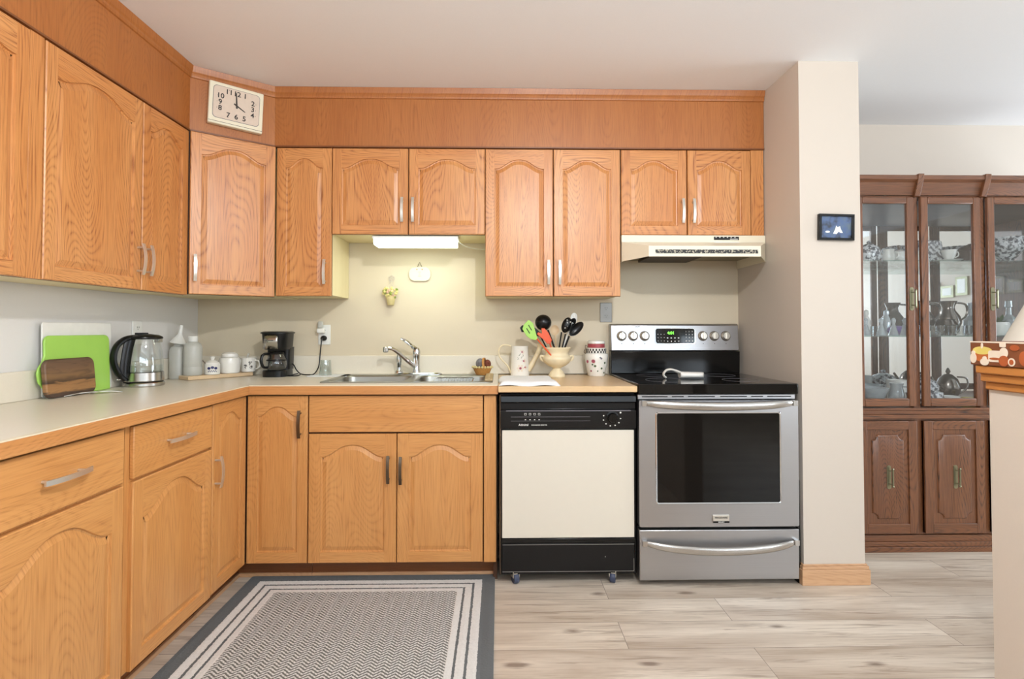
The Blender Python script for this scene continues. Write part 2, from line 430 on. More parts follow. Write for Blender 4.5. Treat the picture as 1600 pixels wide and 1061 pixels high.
def bez(p0, p1, p2, p3, n=10):
    p0, p1, p2, p3 = map(Vector, (p0, p1, p2, p3)); o = []
    for i in range(n+1):
        t = i/n; o.append(p0*(1-t)**3+p1*3*t*(1-t)**2+p2*3*t*t*(1-t)+p3*t**3)
    return o
def smoothpath(pts, n=6):
    pts = [Vector(p) for p in pts]; o = []
    for i in range(len(pts)-1):
        a = pts[max(i-1, 0)]; b = pts[i]; c = pts[i+1]; d = pts[min(i+2, len(pts)-1)]
        for k in range(n):
            t = k/n; o.append(.5*((2*b)+(c-a)*t+(2*a-5*b+4*c-d)*t*t+(3*b-a-3*c+d)*t**3))
    o.append(pts[-1]); return o

# ------------------------------------------------------------------ room shell
CZ = 2.433; LX = -1.735; CT = .915
struct(MB().box(-1.9, 5.2, -5.4, .3, -.05, 0).obj('floor', 'vinyl_planks', smooth=0))
struct(MB().box(-1.9, 5.2, -5.4, .3, CZ, CZ+.05).obj('ceiling', 'ceiling_paint', smooth=0))
struct(MB().box(LX-.12, LX, -5.3, .12, 0, CZ).obj('wall_left', 'wall_left_paint', smooth=0))
struct(MB().box(LX, 1.405, 0, .12, 0, CZ).obj('wall_back', 'wall_kitchen', smooth=0))
struct(MB().box(1.405, 1.69, -.665, .12, 0, CZ).obj('wall_partition', 'wall_paint', smooth=0))
struct(MB().box(1.69, 5.1, .11, .22, 0, CZ).obj('wall_dining', 'wall_paint', smooth=0))
# rear wall with two added openings for fill light, right wall with window opening
def wall_open(axis, p0, p1, a0, a1, o0, o1, z0, z1, name):
    m = MB()
    def b(u0, u1, zz0, zz1):
        if axis == 'y': m.box(u0, u1, p0, p1, zz0, zz1)
        else: m.box(p0, p1, u0, u1, zz0, zz1)
    b(a0, o0, 0, CZ); b(o1, a1, 0, CZ); b(o0, o1, 0, z0); b(o0, o1, z1, CZ)
    return struct(m.obj(name, 'wall_paint', smooth=0))
m = MB()
for a in ((LX, -1.1, 0, CZ), (2.5, 2.75, 0, CZ), (4.75, 5.1, 0, CZ), (-1.1, 2.5, 0, 1.05), (-1.1, 2.5, 2.3, CZ), (2.75, 4.75, 0, .8), (2.75, 4.75, 2.2, CZ)): m.box(a[0], a[1], -5.3, -5.18, a[2], a[3])
struct(m.obj('wall_rear', 'wall_paint', smooth=0))
wall_open('x', 5.0, 5.12, -5.18, .11, -1.75, -.25, .5, 2.2, 'wall_right')
def window(name, axis, u0, u1, z0, z1, p):
    m = MB(); f = .05
    def b(mb, a, c, d, e, q0, q1):
        if axis == 'y': mb.box(a, c, q0, q1, d, e)
        else: mb.box(q0, q1, a, c, d, e)
    b(m, u0, u1, z0, z0+f, p, p+.06); b(m, u0, u1, z1-f, z1, p, p+.06)
    n = 3
    for i in range(n+1):
        u = u0+(u1-u0-f)*i/n; b(m, u, u+f, z0+f, z1-f, p, p+.06)
    o = struct(m.obj(name, 'white_plastic', smooth=0))
    k = MB(); b(k, u0+.01, u1-.01, z0+.01, z1-.01, p+.02, p+.028)
    k.obj('pane', 'pane_glass', o, smooth=0)
window('added_window_1', 'y', -1.1, 2.5, 1.05, 2.3, -5.27)  # unseen rear window, invented to go with the kitchen fill
window('added_window_3', 'y', 2.75, 4.75, .8, 2.2, -5.27)  # unseen window, added along with the dining fill
window('window_2', 'x', -1.75, -.25, .5, 2.2, 5.03)
# baseboard around the partition end
bb = MB()
for (z0, z1, t) in ((0, .07, .016), (.07, .085, .012), (.085, .093, .007)):
    bb.prism([(1.405-t, -.42), (1.405-t, -.665-t), (1.69+t, -.665-t), (1.69+t, .10), (1.69, .10), (1.69, -.665), (1.405, -.665), (1.405, -.42)], 'xy', z0, z1)
struct(bb.obj('baseboard_partition', 'oak_baseboard', bevel=.002, smooth=0))

# half wall with oak cap on the right
struct(MB().box(1.237, 1.36, -4.2, -1.815, 0, 1.026).obj('wall_half', 'wall_paint', smooth=0))
m = MB(); m.box(1.215, 1.385, -4.2, -1.80, 1.062, 1.083)
m.box(1.222, 1.378, -4.2, -1.806, 1.042, 1.062); m.box(1.230, 1.368, -4.2, -1.811, 1.022, 1.042)
struct(m.obj('trim_4', 'oak_cap_edge', bevel=.003))

# ------------------------------------------------------------------ cabinetry helpers
def frame(x, y, a=0, z=0): return Matrix.Translation((x, y, z)) @ rz(a)

def offset_loop(pts, d):
    n = len(pts); o = []
    for i in range(n):
        p = Vector(pts[i]); a = Vector(pts[i-1]); b = Vector(pts[(i+1) % n])
        e1 = (p-a).normalized(); e2 = (b-p).normalized()
        n1 = Vector((-e1.y, e1.x)); n2 = Vector((-e2.y, e2.x)); m = n1+n2
        k = m.length
        if k < 1e-4: m = n1; s_ = 1
        else: m = m/k; s_ = min(1/max(m.dot(n1), .35), 2)
        o.append((p.x+m.x*d*s_, p.y+m.y*d*s_))
    return o

def door_panel(M, x0, x1, z0, z1, yb, name, parent, mats, t=.02, st=.047, top=.055, rise=.048, bot=.047, raised=True):
    """cathedral raised panel door, front towards local -y"""
    m = MB(M); e = .003; yf = yb-t
    R = lambda i, y: [(x0+i, y, z0+i), (x1-i, y, z0+i), (x1-i, y, z1-i), (x0+i, y, z1-i)]
    m.loft([R(0, yb), R(0, yf+e), R(e, yf)], 0, True, False)
    a0, a1, b0 = x0+st, x1-st, z0+bot; zs = z1-top-rise; N = 26; w_ = (a1-a0)
    sh = min(.02, w_*.08)
    A = []
    for i in range(N+1):
        x = a1-(a1-a0)*i/N; tt = abs(x-(a0+a1)/2)/(w_/2)
        q = min(1, tt/.93)
        A.append((x, zs+rise*(.5*(1+math.cos(PI*q**1.25)))))
    # frame faces
    m.add([(x0+e, yf, z0+e), (a0, yf, z0+e), (a0, yf, z1-e), (x0+e, yf, z1-e)], [(0, 1, 2, 3)], 0)
    m.add([(a1, yf, z0+e), (x1-e, yf, z0+e), (x1-e, yf, z1-e), (a1, yf, z1-e)], [(0, 1, 2, 3)], 0)
    m.add([(a0, yf, z0+e), (a1, yf, z0+e), (a1, yf, b0), (a0, yf, b0)], [(0, 1, 2, 3)], 1)
    v = [(x, yf, z) for x, z in A]+[(x, yf, z1-e) for x, z in A]
    m.add(v, [(i+1, i, N+1+i, N+2+i) for i in range(N)], 1)
    L = [(a0, b0), (a1, b0)]+A
    loops = [[(x, yf, z) for x, z in L]]
    for d, dep in ((.0015, .0065), (.007, .0078), (.026, .0025)) if raised else ((.002, .004), (.007, .005), (.010, .003)):
        loops.append([(x, yf+dep, z) for x, z in offset_loop(L, d)])
    m.loft(loops, 0, False, True)
    return m.obj(name, mats, parent, smooth=9)

def slab(M, x0, x1, z0, z1, yb, name, parent, mat, t=.02):
    return MB(M).box(x0, x1, yb-t, yb, z0, z1).obj(name, mat, parent, bevel=.003)

def pull(M, x, z, yf, parent, vert=True, mat='nickel', L=.128):
    m = MB(M); n = 10; pts = []
    for i in range(n+1):
        t = -1+2*i/n; d = .034-.010*t*t; q = t*L/2
        pts.append((x, yf-d, z+q) if vert else (x+q, yf-d, z))
    v = []; fs = []
    for (px, py, pz) in pts:
        for a, b in ((-.0068, -.0028), (.0068, -.0028), (.0068, .0028), (-.0068, .0028)):
            v.append((px+a, py+b, pz) if vert else (px, py+b, pz+a))
    for i in range(n):
        for k in range(4): fs.append((i*4+k, i*4+(k+1) % 4, i*4+4+(k+1) % 4, i*4+4+k))
    fs += [(3, 2, 1, 0), (n*4, n*4+1, n*4+2, n*4+3)]
    m.add(v, fs)
    for q in (-L*.375, L*.375):
        p = (x, yf, z+q) if vert else (x+q, yf, z)
        m.tube([p, (p[0], yf-.030, p[2])], .0045, 8)
    return m.obj('handle', mat, parent, smooth=40)

UP = ['oak_upper', 'oak_upper_rail']; BS = ['oak_base', 'oak_base_rail']
ZU = 2.122  # top of wall cabinets

# ---- wall cabinets: (name, label, frame, width, z0, depth, doors[(x0,x1,handle x)], filler)
def wall_cab(label, M, loc, rot, W, z0, depth, doors, group, hz=None, stile=None):
    t = thing('wall_cabinet', label, 'cabinet', loc, rot, group)
    b = MB(M)
    # carcass: cream melamine box with a face frame darkened to stand for gap shadow
    b.box(0, W, -depth, -.004, z0+.006, ZU, 1)
    b.box(.0005, W-.0005, -depth-.004, -depth+.001, z0, ZU, 0)
    b.obj('body', ['gap_shadow', 'oak_inner'], t, smooth=0)
    if stile:
        MB(M).box(stile[0], stile[1], -depth-.018, -depth-.004, z0, ZU-.001).obj('filler_strip', 'oak_upper', t, bevel=.001)
    for (x0, x1, hx) in doors:
        d = door_panel(M, x0+.0015, x1-.0015, z0+.001, ZU-.004, -depth-.004, 'door', t, UP, t=.018)
        if hx is not None: pull(M, hx, z0+.125, -depth-.022, d)
    return t
BD = .313  # carcass depth
G1 = 'oak wall cabinets'
def bcab(label, xa, xb, z0, doors, stile=None):
    M = frame(xa, 0); return wall_cab(label, M, (xa, -BD, z0), 0, xb-xa, z0, BD, [(a-xa, b-xa, None if h is None else h-xa) for a, b, h in doors], G1, stile=stile and (stile[0]-xa, stile[1]-xa))
bcab('narrow single-door oak wall cabinet beside the angled corner cabinet', -1.157, -.870, 1.345, [(-1.157, -.870, -.900)])
bcab('short two-door oak wall cabinet over the sink, light below it', -.869, -.073, 1.668, [(-.869, -.473, -.502), (-.471, -.073, -.446)])
bcab('tall two-door oak wall cabinet between sink light and range hood', -.072, .640, 1.345, [(-.072, .284, .258), (.286, .638, .316)])
bcab('short two-door oak wall cabinet directly above the range hood', .641, 1.403, 1.668, [(.641, .990, .963), (.993, 1.330, 1.020)], stile=(1.332, 1.400))
# left wall cabinets: front plane x=-1.475
def lcab(label, ya, yb, z0, doors, stile=None):
    M = frame(LX, ya, PI/2)
    dep = (-1.475-.022)-LX
    return wall_cab(label, M, (-1.497, ya, z0), PI/2, yb-ya, z0, dep, [(a-ya, b-ya, None if h is None else h-ya) for a, b, h in doors], G1, stile=stile and (stile[0]-ya, stile[1]-ya))
lcab('oak wall cabinet on left wall, cut off by left edge of picture', -2.45, -1.386, 1.335, [(-2.38, -1.925, None), (-1.922, -1.444, -1.90)], stile=(-1.442, -1.388))
lcab('wide two-door oak wall cabinet on left wall, paired bar handles', -1.385, -.566, 1.335, [(-1.385, -.902, -.925), (-.899, -.567, -.872)])
# diagonal corner cabinet
DA = Vector((-1.478, -.562)); DB = Vector((-1.163, -.331)); dd = DB-DA; DL = dd.length; dang = math.atan2(dd.y, dd.x)
nrm = Vector((dd.y, -dd.x)).normalized()
t = thing('wall_cabinet', 'angled single-door oak corner wall cabinet below the square clock', 'cabinet', (DA.x, DA.y, 1.34), dang, G1)
b = MB(); A2 = DA-nrm*.02; B2 = DB-nrm*.02
b.prism([(LX, -.002), (LX, -.562), (A2.x, A2.y), (B2.x, B2.y), (-1.159, -.002)], 'xy', 1.346, ZU, 1)
b.obj('body', ['oak_upper', 'oak_inner'], t, smooth=0)
MD = frame(DA.x, DA.y, dang)
MB(MD).box(0, DL, .001, .022, 1.34, ZU).obj('face_frame', 'gap_shadow', t, smooth=0)
d = door_panel(MD, .004, DL-.004, 1.341, ZU-.004, .0, 'door', t, UP, t=.018)
pull(MD, .026, 1.465, -.018, d)

# soffits with crown strip (structure)
def soffit(name, M, L, c0=0, c1=0):
    m = MB(M); m.box(0, L, 0, .02, ZU+.001, CZ, 0)
    o = struct(m.obj(name, 'oak_soffit', smooth=0))
    k = MB(M)
    k.loft([[(s_*1.0, y, z) for y, z in ((0, 2.378), (-.006, 2.380), (-.009, 2.388), (-.009, 2.398), (-.014, 2.405), (-.018, 2.418), (-.021, 2.432), (0, 2.432))] for s_ in (0+c0, L+c1)][::-1])
    k.obj('crown', 'oak_soffit', o, smooth=0)
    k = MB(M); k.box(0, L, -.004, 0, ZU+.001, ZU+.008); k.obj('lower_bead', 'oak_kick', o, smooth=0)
    return o
soffit('trim_1', frame(-1.172, -.333), 1.403+1.172)
soffit('trim_2', frame(-1.477, -2.45, PI/2), 2.45-.562)
soffit('trim_3', frame(DA.x-.001, DA.y, dang), DL)

# ---- base cabinets
ZB0 = .09; ZB1 = .868
# sink base
FY = -.59  # carcass front of back run, doors to -.61
t = thing('sink_base_cabinet', 'oak sink base cabinet with false front above two arched doors', 'cabinet', (-.886, FY, 0))
b = MB(); b.box(-.886, -.008, FY, -.585, ZB0, ZB1); b.box(-.886, -.868, -.585, -.01, ZB0, ZB1); b.box(-.026, -.008, -.585, -.01, 0, ZB1); b.box(-.868, -.026, -.585, -.01, ZB0, ZB0+.018)
b.obj('body', 'gap_shadow', t, smooth=0)
slab(Matrix(), -.884, -.075, .694, .864, FY, 'false_front', t, 'oak_base_rail')
d = door_panel(Matrix(), -.884, -.478, .09, .686, FY, 'door', t, BS, st=.055, rise=.055, top=.05, bot=.05); pull(Matrix(), -.512, .525, FY-.02, d, mat='nickel_dark')
d = door_panel(Matrix(), -.474, -.075, .09, .686, FY, 'door', t, BS, st=.055, rise=.055, top=.05, bot=.05); pull(Matrix(), -.455, .520, FY-.02, d, mat='nickel_dark')
slab(Matrix(), -.070, -.012, .088, .864, FY, 'filler_strip', t, 'oak_base', t=.019)
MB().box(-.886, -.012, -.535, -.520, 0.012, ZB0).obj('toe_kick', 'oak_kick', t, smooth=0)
MB().box(-.886, -.012, -.548, -.535, 0, .018).obj('shoe_strip', 'oak_baseboard', t, bevel=.002)
# corner base
t = thing('corner_base_cabinet', 'oak corner base cabinet with two doors meeting at inner corner', 'cabinet', (-1.30, -.45, 0))
b = MB(); b.prism([(LX+.003, -.003), (LX+.003, -.912), (-1.19, -.912), (-1.19, FY), (-.888, FY), (-.888, -.003)], 'xy', ZB0, ZB1)
b.obj('body', 'gap_shadow', t, smooth=0)
d = door_panel(Matrix(), -1.168, -.890, .09, .864, FY, 'door', t, BS, st=.045, rise=.045, top=.05, bot=.05); pull(Matrix(), -.922, .735, FY-.02, d, mat='nickel_dark')
ML = frame(-1.19, -.912, PI/2)
d = door_panel(ML, .004, .296, .09, .864, 0, 'door', t, BS, st=.045, rise=.045, top=.05, bot=.05); pull(ML, .024, .585, -.02, d)
b = MB(); b.box(-1.24, -.888, -.535, -.520, .012, ZB0); b.box(-1.255, -1.24, -.912, -.520, .012, ZB0); b.obj('toe_kick', 'oak_kick', t, smooth=0)
b = MB(); b.box(-1.24, -.888, -.548, -.535, 0, .018); b.box(-1.24, -1.227, -.912, -.535, 0, .018); b.obj('shoe_strip', 'oak_baseboard', t, bevel=.002)
# drawer bases on left run
def drawer_base(ya, yb, fa, fb, label, hdoor):
    t = thing('base_cabinet', label, 'cabinet', (-1.19, ya, 0), PI/2, 'left oak base cabinets')
    M = frame(-1.19, ya, PI/2); W = yb-ya
    b = MB(M); b.box(0, W, 0, -LX-1.19-.003, ZB0, ZB1); b.box(0, W, -.006, .001, ZB0-.005, ZB1); b.obj('body', 'oak_base', t, smooth=0)
    x0, x1 = fa-ya, fb-ya
    d = slab(M, x0, x1, .694, .862, -.006, 'drawer', t, 'oak_base_rail', t=.015)
    pull(M, (x0+x1)/2, .782, -.021, d, vert=False, L=.16)
    d = door_panel(M, x0, x1, .085, .684, -.006, 'door', t, BS, t=.015, st=.05, rise=.075, top=.05, bot=.05)
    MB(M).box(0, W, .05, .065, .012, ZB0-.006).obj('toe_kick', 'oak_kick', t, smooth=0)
    MB(M).box(0, W, .037, .05, 0, .018).obj('shoe_strip', 'oak_baseboard', t, bevel=.002)
drawer_base(-1.416, -.914, -1.394, -.917, 'oak base cabinet with one drawer, next to the corner cabinet', None)
drawer_base(-1.98, -1.418, -1.93, -1.438, 'nearest oak drawer base cabinet at lower left edge of picture', None)
t = thing('base_cabinet', 'sliver of oak base cabinet beyond the left picture edge', 'cabinet', (-1.19, -2.4, 0), PI/2, 'left oak base cabinets')
MB().box(LX+.003, -1.176, -2.4, -1.982, ZB0, ZB1).obj('body', 'oak_base', t, smooth=0)

# ---- countertop
t = thing('countertop', 'cream laminate L-shaped countertop with oak front edge along two walls', 'countertop', (-1.4, -.3, .87))
SX0, SX1, SY0, SY1 = -.868, -.030, -.535, -.050
outer = [(LX+.001, -.001), (LX+.001, -2.4), (-1.163, -2.4), (-1.163, -.620), (-.004, -.620), (-.004, -.001)]
hole = rrect(SX0+.012, SX1-.012, SY0+.012, SY1-.012, .02)[::-1]
b = MB(); b.holes(outer, [hole], CT, .040); b.obj('top', 'laminate', t, smooth=0)
b = MB(); b.box(-1.163, -1.149, -2.4, -.6195, .872, CT-.004); b.box(-1.163, -.004, -.635, -.6205, .872, CT-.004)
b.obj('oak_edge', 'oak_edge', t, smooth=0)
b = MB(); b.box(-1.163, -1.149, -2.4, -.6195, CT-.004, CT); b.box(-1.163, -.004, -.635, -.6205, CT-.004, CT)
b.obj('edge_lip', 'laminate_edge', t, smooth=0)
b = MB(); b.box(LX+.001, LX+.018, -2.4, -.019, CT, 1.022); b.box(LX+.001, .632, -.018, -.001, CT, 1.022)
b.obj('backsplash', 'laminate', t, bevel=.003)

# ---- sink
t = thing('double_sink', 'stainless steel double bowl sink set in cream counter', 'sink', (-.45, -.29, CT))
h1 = rrect(-.838, -.468, -.505, -.145, .05); h2 = rrect(-.425, -.060, -.505, -.145, .05)
b = MB(); b.holes(rrect(SX0, SX1, SY0, SY1, .03), [h1[::-1], h2[::-1]], CT+.004, .005); b.obj('rim', 'sink_steel', t, smooth=30)
for h in (h1, h2):
    L = [[(x, y, CT+.004) for x, y in h]]
    cx = sum(p[0] for p in h)/len(h); cy = sum(p[1] for p in h)/len(h)
    for s_, z in ((.985, CT-.006), (.96, CT-.10), (.94, CT-.155), (.86, CT-.172), (.1, CT-.178)):
        L.append([(cx+(x-cx)*s_, cy+(y-cy)*s_, z) for x, y in h])
    MB().loft([l for l in L], 0, False, True).obj('bowl', 'sink_steel', t, smooth=50, solid=.001)
# drainer rack in right bowl
b = MB(); z = CT-.004
b.tube([(x, y, z) for x, y in rrect(-.335, -.135, -.49, -.19, .03)], .003, 6, closed=True)
b.tube([(x, y, z-.07) for x, y in rrect(-.325, -.145, -.48, -.20, .03)], .002, 6, closed=True)
for i in range(12):
    x = -.325+.18*i/11; b.tube([(x, -.489, z), (x, -.479, z-.07), (x, -.201, z-.07), (x, -.191, z)], .0013, 5)
tag(b.obj('sink_rack', 'chrome', origin=(-.235, -.34, CT-.07)), 'small chrome wire drainer rack inside right sink bowl', 'rack')
# faucet
t = thing('faucet', 'chrome single-lever kitchen faucet with long spout behind sink', 'faucet', (-.463, -.095, CT+.004))
b = MB(); b.loft([[(x, y, z) for x, y in [(-.445+(.125-i)*math.cos(a), -.095+(.028-i*.5)*math.sin(a)) for a in [2*PI*k/24 for k in range(24)]]] for i, z in ((0, CT+.004), (0, CT+.010), (.010, CT+.015))])
b.obj('base_plate', 'chrome', t)
MB().lathe([(.024, 0), (.022, .012), (.019, .03), (.019, .09), (.021, .10), (.022, .125), (.014, .142), (0.0001, .146)], (-.463, -.095, CT+.012)).obj('body', 'chrome', t)
MB().tube(smoothpath([(-.470, -.100, .965), (-.515, -.125, 1.005), (-.555, -.15, 1.045), (-.585, -.17, 1.066), (-.612, -.185, 1.070)]), [.013]*6+[.011]*12+[.010]*7, 10).obj('spout', 'chrome', t)
MB().lathe([(.011, .012), (.015, .008), (.015, -.014), (.012, -.018)], (-.617, -.188, 1.066), 14).obj('nozzle', 'chrome', t)
MB().tube(smoothpath([(-.463, -.10, 1.060), (-.492, -.115, 1.085), (-.520, -.13, 1.110), (-.545, -.14, 1.122)]), [.012]*5+[.009]*9+[.007]*5, 8).obj('lever', 'chrome', t)
t = thing('sink_sprayer', 'chrome side sprayer standing left of faucet', 'sprayer', (-.560, -.095, CT+.012))
MB().lathe([(.024, 0), (.022, .008), (.014, .016), (.012, .03)], (-.560, -.095, CT+.0155), 16).obj('collar', 'chrome', t)
MB().lathe([(.011, .03), (.014, .05), (.016, .08), (.013, .098), (.015, .11), (.010, .118)], (-.560, -.095, CT+.0155), 14).obj('spray_head', 'chrome', t)

# ---- under cabinet light
t = thing('under_cabinet_light', 'glowing white fluorescent light under short wall cabinet', 'light', (-.44, -.24, 1.667))
MB().box(-.668, -.215, -.305, -.17, 1.652, 1.667).obj('housing', 'white_plastic', t, bevel=.003)
MB().prism([(-.310, 1.652), (-.310, 1.630), (-.298, 1.618), (-.18, 1.618), (-.17, 1.630), (-.17, 1.652)], 'yz', -.66, -.225).obj('diffuser', 'tube_glow', t, bevel=.004)
MB().tube(smoothpath([(-.213, -.20, 1.645), (-.18, -.15, 1.632), (-.13, -.10, 1.628), (-.08, -.05, 1.63)]), .003, 6).obj('cord', 'white_plastic', t)

# ---- range hood
t = thing('range_hood', 'cream enamel range hood with black control strip over the range', 'hood', (1.02, -.25, 1.53))
HB = 1.528
P = lambda xl, xr, y, z: [(.643, -.003, z), (.643, -.338, z), (xl, y, z), (xr, y, z), (1.402, -.338, z), (1.402, -.003, z)]
b = MB(); b.box(.643, 1.402, -.338, -.003, 1.628, 1.667, 0)
v1 = [(.643, -.338, 1.628), (1.402, -.338, 1.628), (.643, -.338, HB), (1.402, -.338, HB)]
fl, fr, fy = .742, 1.302, -.495
zt, zb = 1.588, 1.535
v = [(.643, -.340, 1.630), (1.402, -.340, 1.630), (fl, fy, zt), (fr, fy, zt), (fl, fy, zb), (fr, fy, zb), (.643, -.340, HB), (1.402, -.340, HB)]
b.add(v, [(0, 2, 3, 1), (2, 4, 5, 3), (0, 6, 4, 2), (1, 3, 5, 7)])
b.box(.643, .648, -.34, -.003, HB, 1.63); b.box(1.397, 1.402, -.34, -.003, HB, 1.63)
b.box(fl+.004, fr-.004, fy+.001, fy+.012, zb, zb+.008)
b.obj('shell', 'hood_enamel', t, smooth=20)
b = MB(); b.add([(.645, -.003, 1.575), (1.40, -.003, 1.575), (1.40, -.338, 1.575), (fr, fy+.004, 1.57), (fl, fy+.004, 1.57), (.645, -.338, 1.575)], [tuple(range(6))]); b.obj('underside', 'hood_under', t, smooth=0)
MB().box(.80, 1.08, -.42, -.06, 1.556, 1.573).obj('grease_filter', 'filter_mesh', t, bevel=.003)
b = MB(); b.box(.775, 1.288, fy-.0012, fy-.0001, 1.550, 1.569); b.obj('control_strip', 'cutlery_pattern', t, smooth=0)
b = MB(); b.box(1.13, 1.262, -.3395, -.338, 1.643, 1.660, 0); b.box(1.13, 1.262, -.346, -.339, 1.626, 1.631, 1)
for k in range(6): b.box(1.138+.02*k, 1.144+.02*k, -.3405, -.3393, 1.654, 1.658, 1)
b.box(1.215, 1.256, -.3405, -.3393, 1.646, 1.649, 1)
b.obj('badge', ['black_gloss', 'white_plastic'], t, smooth=0)
MB().ball((1.03, -.44, 1.565), .018, sz=.6).obj('lamp_bulb', 'white_plastic', t)

# ---- dishwasher (portable, on casters)
t = thing('dishwasher', 'portable dishwasher with white door panel, black trim and wood-look top', 'dishwasher', (.32, -.35, 0))
X0, X1, FYD = .003, .637, -.640
b = MB(); b.box(X0+.004, X1-.006, FYD, -.05, .045, .876, 0)
b.box(X0, X0+.007, FYD-.006, FYD+.02, .045, .87, 1); b.box(X1-.009, X1-.003, FYD-.006, FYD+.02, .045, .87, 0)
b.obj('case', ['black_matte', 'nickel_dark'], t, bevel=.002)
b = MB(); b.box(-.003, .637, -.672, -.019, .884, .912); b.obj('top', 'maple_top', t, bevel=.003)
b = MB()
b.prism([(FYD, .716), (FYD-.020, .716), (FYD-.024, .730), (FYD-.024, .800), (FYD-.010, .805), (FYD-.010, .834), (FYD-.024, .838), (FYD-.020, .866), (FYD, .872)], 'yz', X0+.005, X1-.004)
b.obj('control_panel', 'black_plastic', t, bevel=.002)
b = MB(); yp = FYD-.0245
b.box(X0+.03, X1-.03, yp-.0015, yp+.004, .797, .801, 1); b.box(.055, .42, yp-.001, yp+.002, .770, .772, 1); b.box(.055, .42, yp-.001, yp+.002, .752, .753, 1)
b.obj('trim_lines', ['nickel_dark', 'grey_ink'], t, smooth=0)
b = MB(); R_, U_ = (1, 0, 0), (0, 0, 1)
b.text('Admiral', .014, (.113, yp-.0004, .735), R_, U_, 0, 1.0); b.text('DISHWASHER SERIES 700', .0065, (.185, yp-.0004, .734), R_, U_, 0)
b.obj('panel_lettering', 'white_plastic', t, smooth=0); b = MB()
for i in range(4):
    x = .122+.021*i; b.box(x-.005, x+.005, yp-.001, yp, .779, .7805, 0); b.box(x-.005, x+.005, yp-.001, yp, .787, .7885, 0)
    b.box(x-.005, x-.0038, yp-.001, yp, .779, .788, 0); b.box(x+.0038, x+.005, yp-.001, yp, .779, .788, 0); b.box(x-.003, x+.003, yp-.001, yp, .757, .760, 0)
b.obj('button_icons', 'white_plastic', t, smooth=0); b = MB()
for k in range(7):
    a = PI*.9+k*PI*.18; b.disc((.520+.040*math.cos(a), yp-.0005, .765+.036*math.sin(a)), (0, -1, 0), .007, .006, 0, n=6)
b.obj('dial_marks', 'white_plastic', t, smooth=0); b = MB()
b.disc((.560, yp-.0005, .790), (0, -1, 0), .008, .008, 0)
b.obj('start_mark', 'white_plastic', t, smooth=0)
b = MB(Matrix.Translation((.522, yp, .767)) @ Matrix.Rotation(PI/2, 4, 'X')); b.lathe([(.030, 0), (.030, .004), (.024, .006), (.021, .016), (.019, .019)], (0, 0, 0), 28); b.box(-.003, .003, -.018, .018, .019, .021)
b.obj('dial', 'black_gloss', t)
MB().box(X0+.012, X1-.012, FYD-.012, FYD, .215, .708).obj('door_panel', 'bisque', t, bevel=.002)
MB().box(X0+.010, X1-.010, FYD-.014, FYD, .192, .213).obj('door_bottom_trim', 'black_gloss', t, bevel=.002)
MB().box(X0+.012, X1-.012, FYD-.012, FYD, .060, .190).obj('lower_panel', 'black_matte', t, bevel=.002)
b = MB(); yq = FYD-.0125
b.box(X0+.014, X1-.014, yq-.001, yq, .0615, .0635); b.box(X1-.016, X1-.014, yq-.001, yq, .062, .12); b.box(X0+.014, X1-.014, yq-.001, yq, .184, .186)
b.disc((.49, yq, .128), (0, -1, 0), .005, .005)
b.obj('worn_edge', 'grey_plate', t, smooth=0)
for i, (x, a) in enumerate(((.075, .35), (.530, -.3), (.08, 0), (.56, 0))):
    y = -.625 if i < 2 else -.12
    c = MB(frame(x, y, a))
    c.prism([(-.018, .030), (.012, .030), (.018, .058), (-.018, .058)], 'yz', -.016, -.013); c.prism([(-.018, .030), (.012, .030), (.018, .058), (-.018, .058)], 'yz', .013, .016)
    c.box(-.016, .016, -.018, .018, .046, .05)
    o = c.obj('caster', 'nickel', t)
    k = MB(frame(x, y, a) @ Matrix.Translation((0, -.004, .0245)) @ Matrix.Rotation(PI/2, 4, 'Y')); k.lathe([(.008, -.012), (.022, -.012), (.0245, -.008), (.0245, .008), (.022, .012), (.008, .012)], (0, 0, 0), 20)
    k.obj('wheel', 'blue_rubber' if i < 2 else 'black_matte', o)

# ---- range
t = thing('range', 'stainless steel electric range with black glass cooktop and oven window', 'range', (1.02, -.35, 0))
RX0, RX1 = .641, 1.376; RF = -.655
b = MB(); b.box(RX0+.003, RX1-.003, RF+.02, -.03, .035, .895); b.obj('case', 'black_matte', t, smooth=0)
for x in (RX0+.05, RX1-.05):
    for y in (-.58, -.1): MB().lathe([(.016, 0), (.016, .01), (.010, .012), (.010, .036)], (x, y, 0), 12).obj('foot', 'black_matte', t)
b = MB(); b.prism(rrect(RX0-.002, RX1+.012, RF-.018, -.075, .012), 'xy', .874, .922); b.obj('cooktop', 'black_glass', t, bevel=.004)
for cx, cy, r in ((.83, -.20, .075), (1.20, -.20, .09), (.84, -.48, .11), (1.20, -.48, .085)):
    b = MB(); b.tube([(cx+r*math.cos(a), cy+r*math.sin(a), .9221) for a in [2*PI*k/40 for k in range(40)]], .0007, 4, closed=True)
    b.obj('burner_ring', 'grey_ink', t)
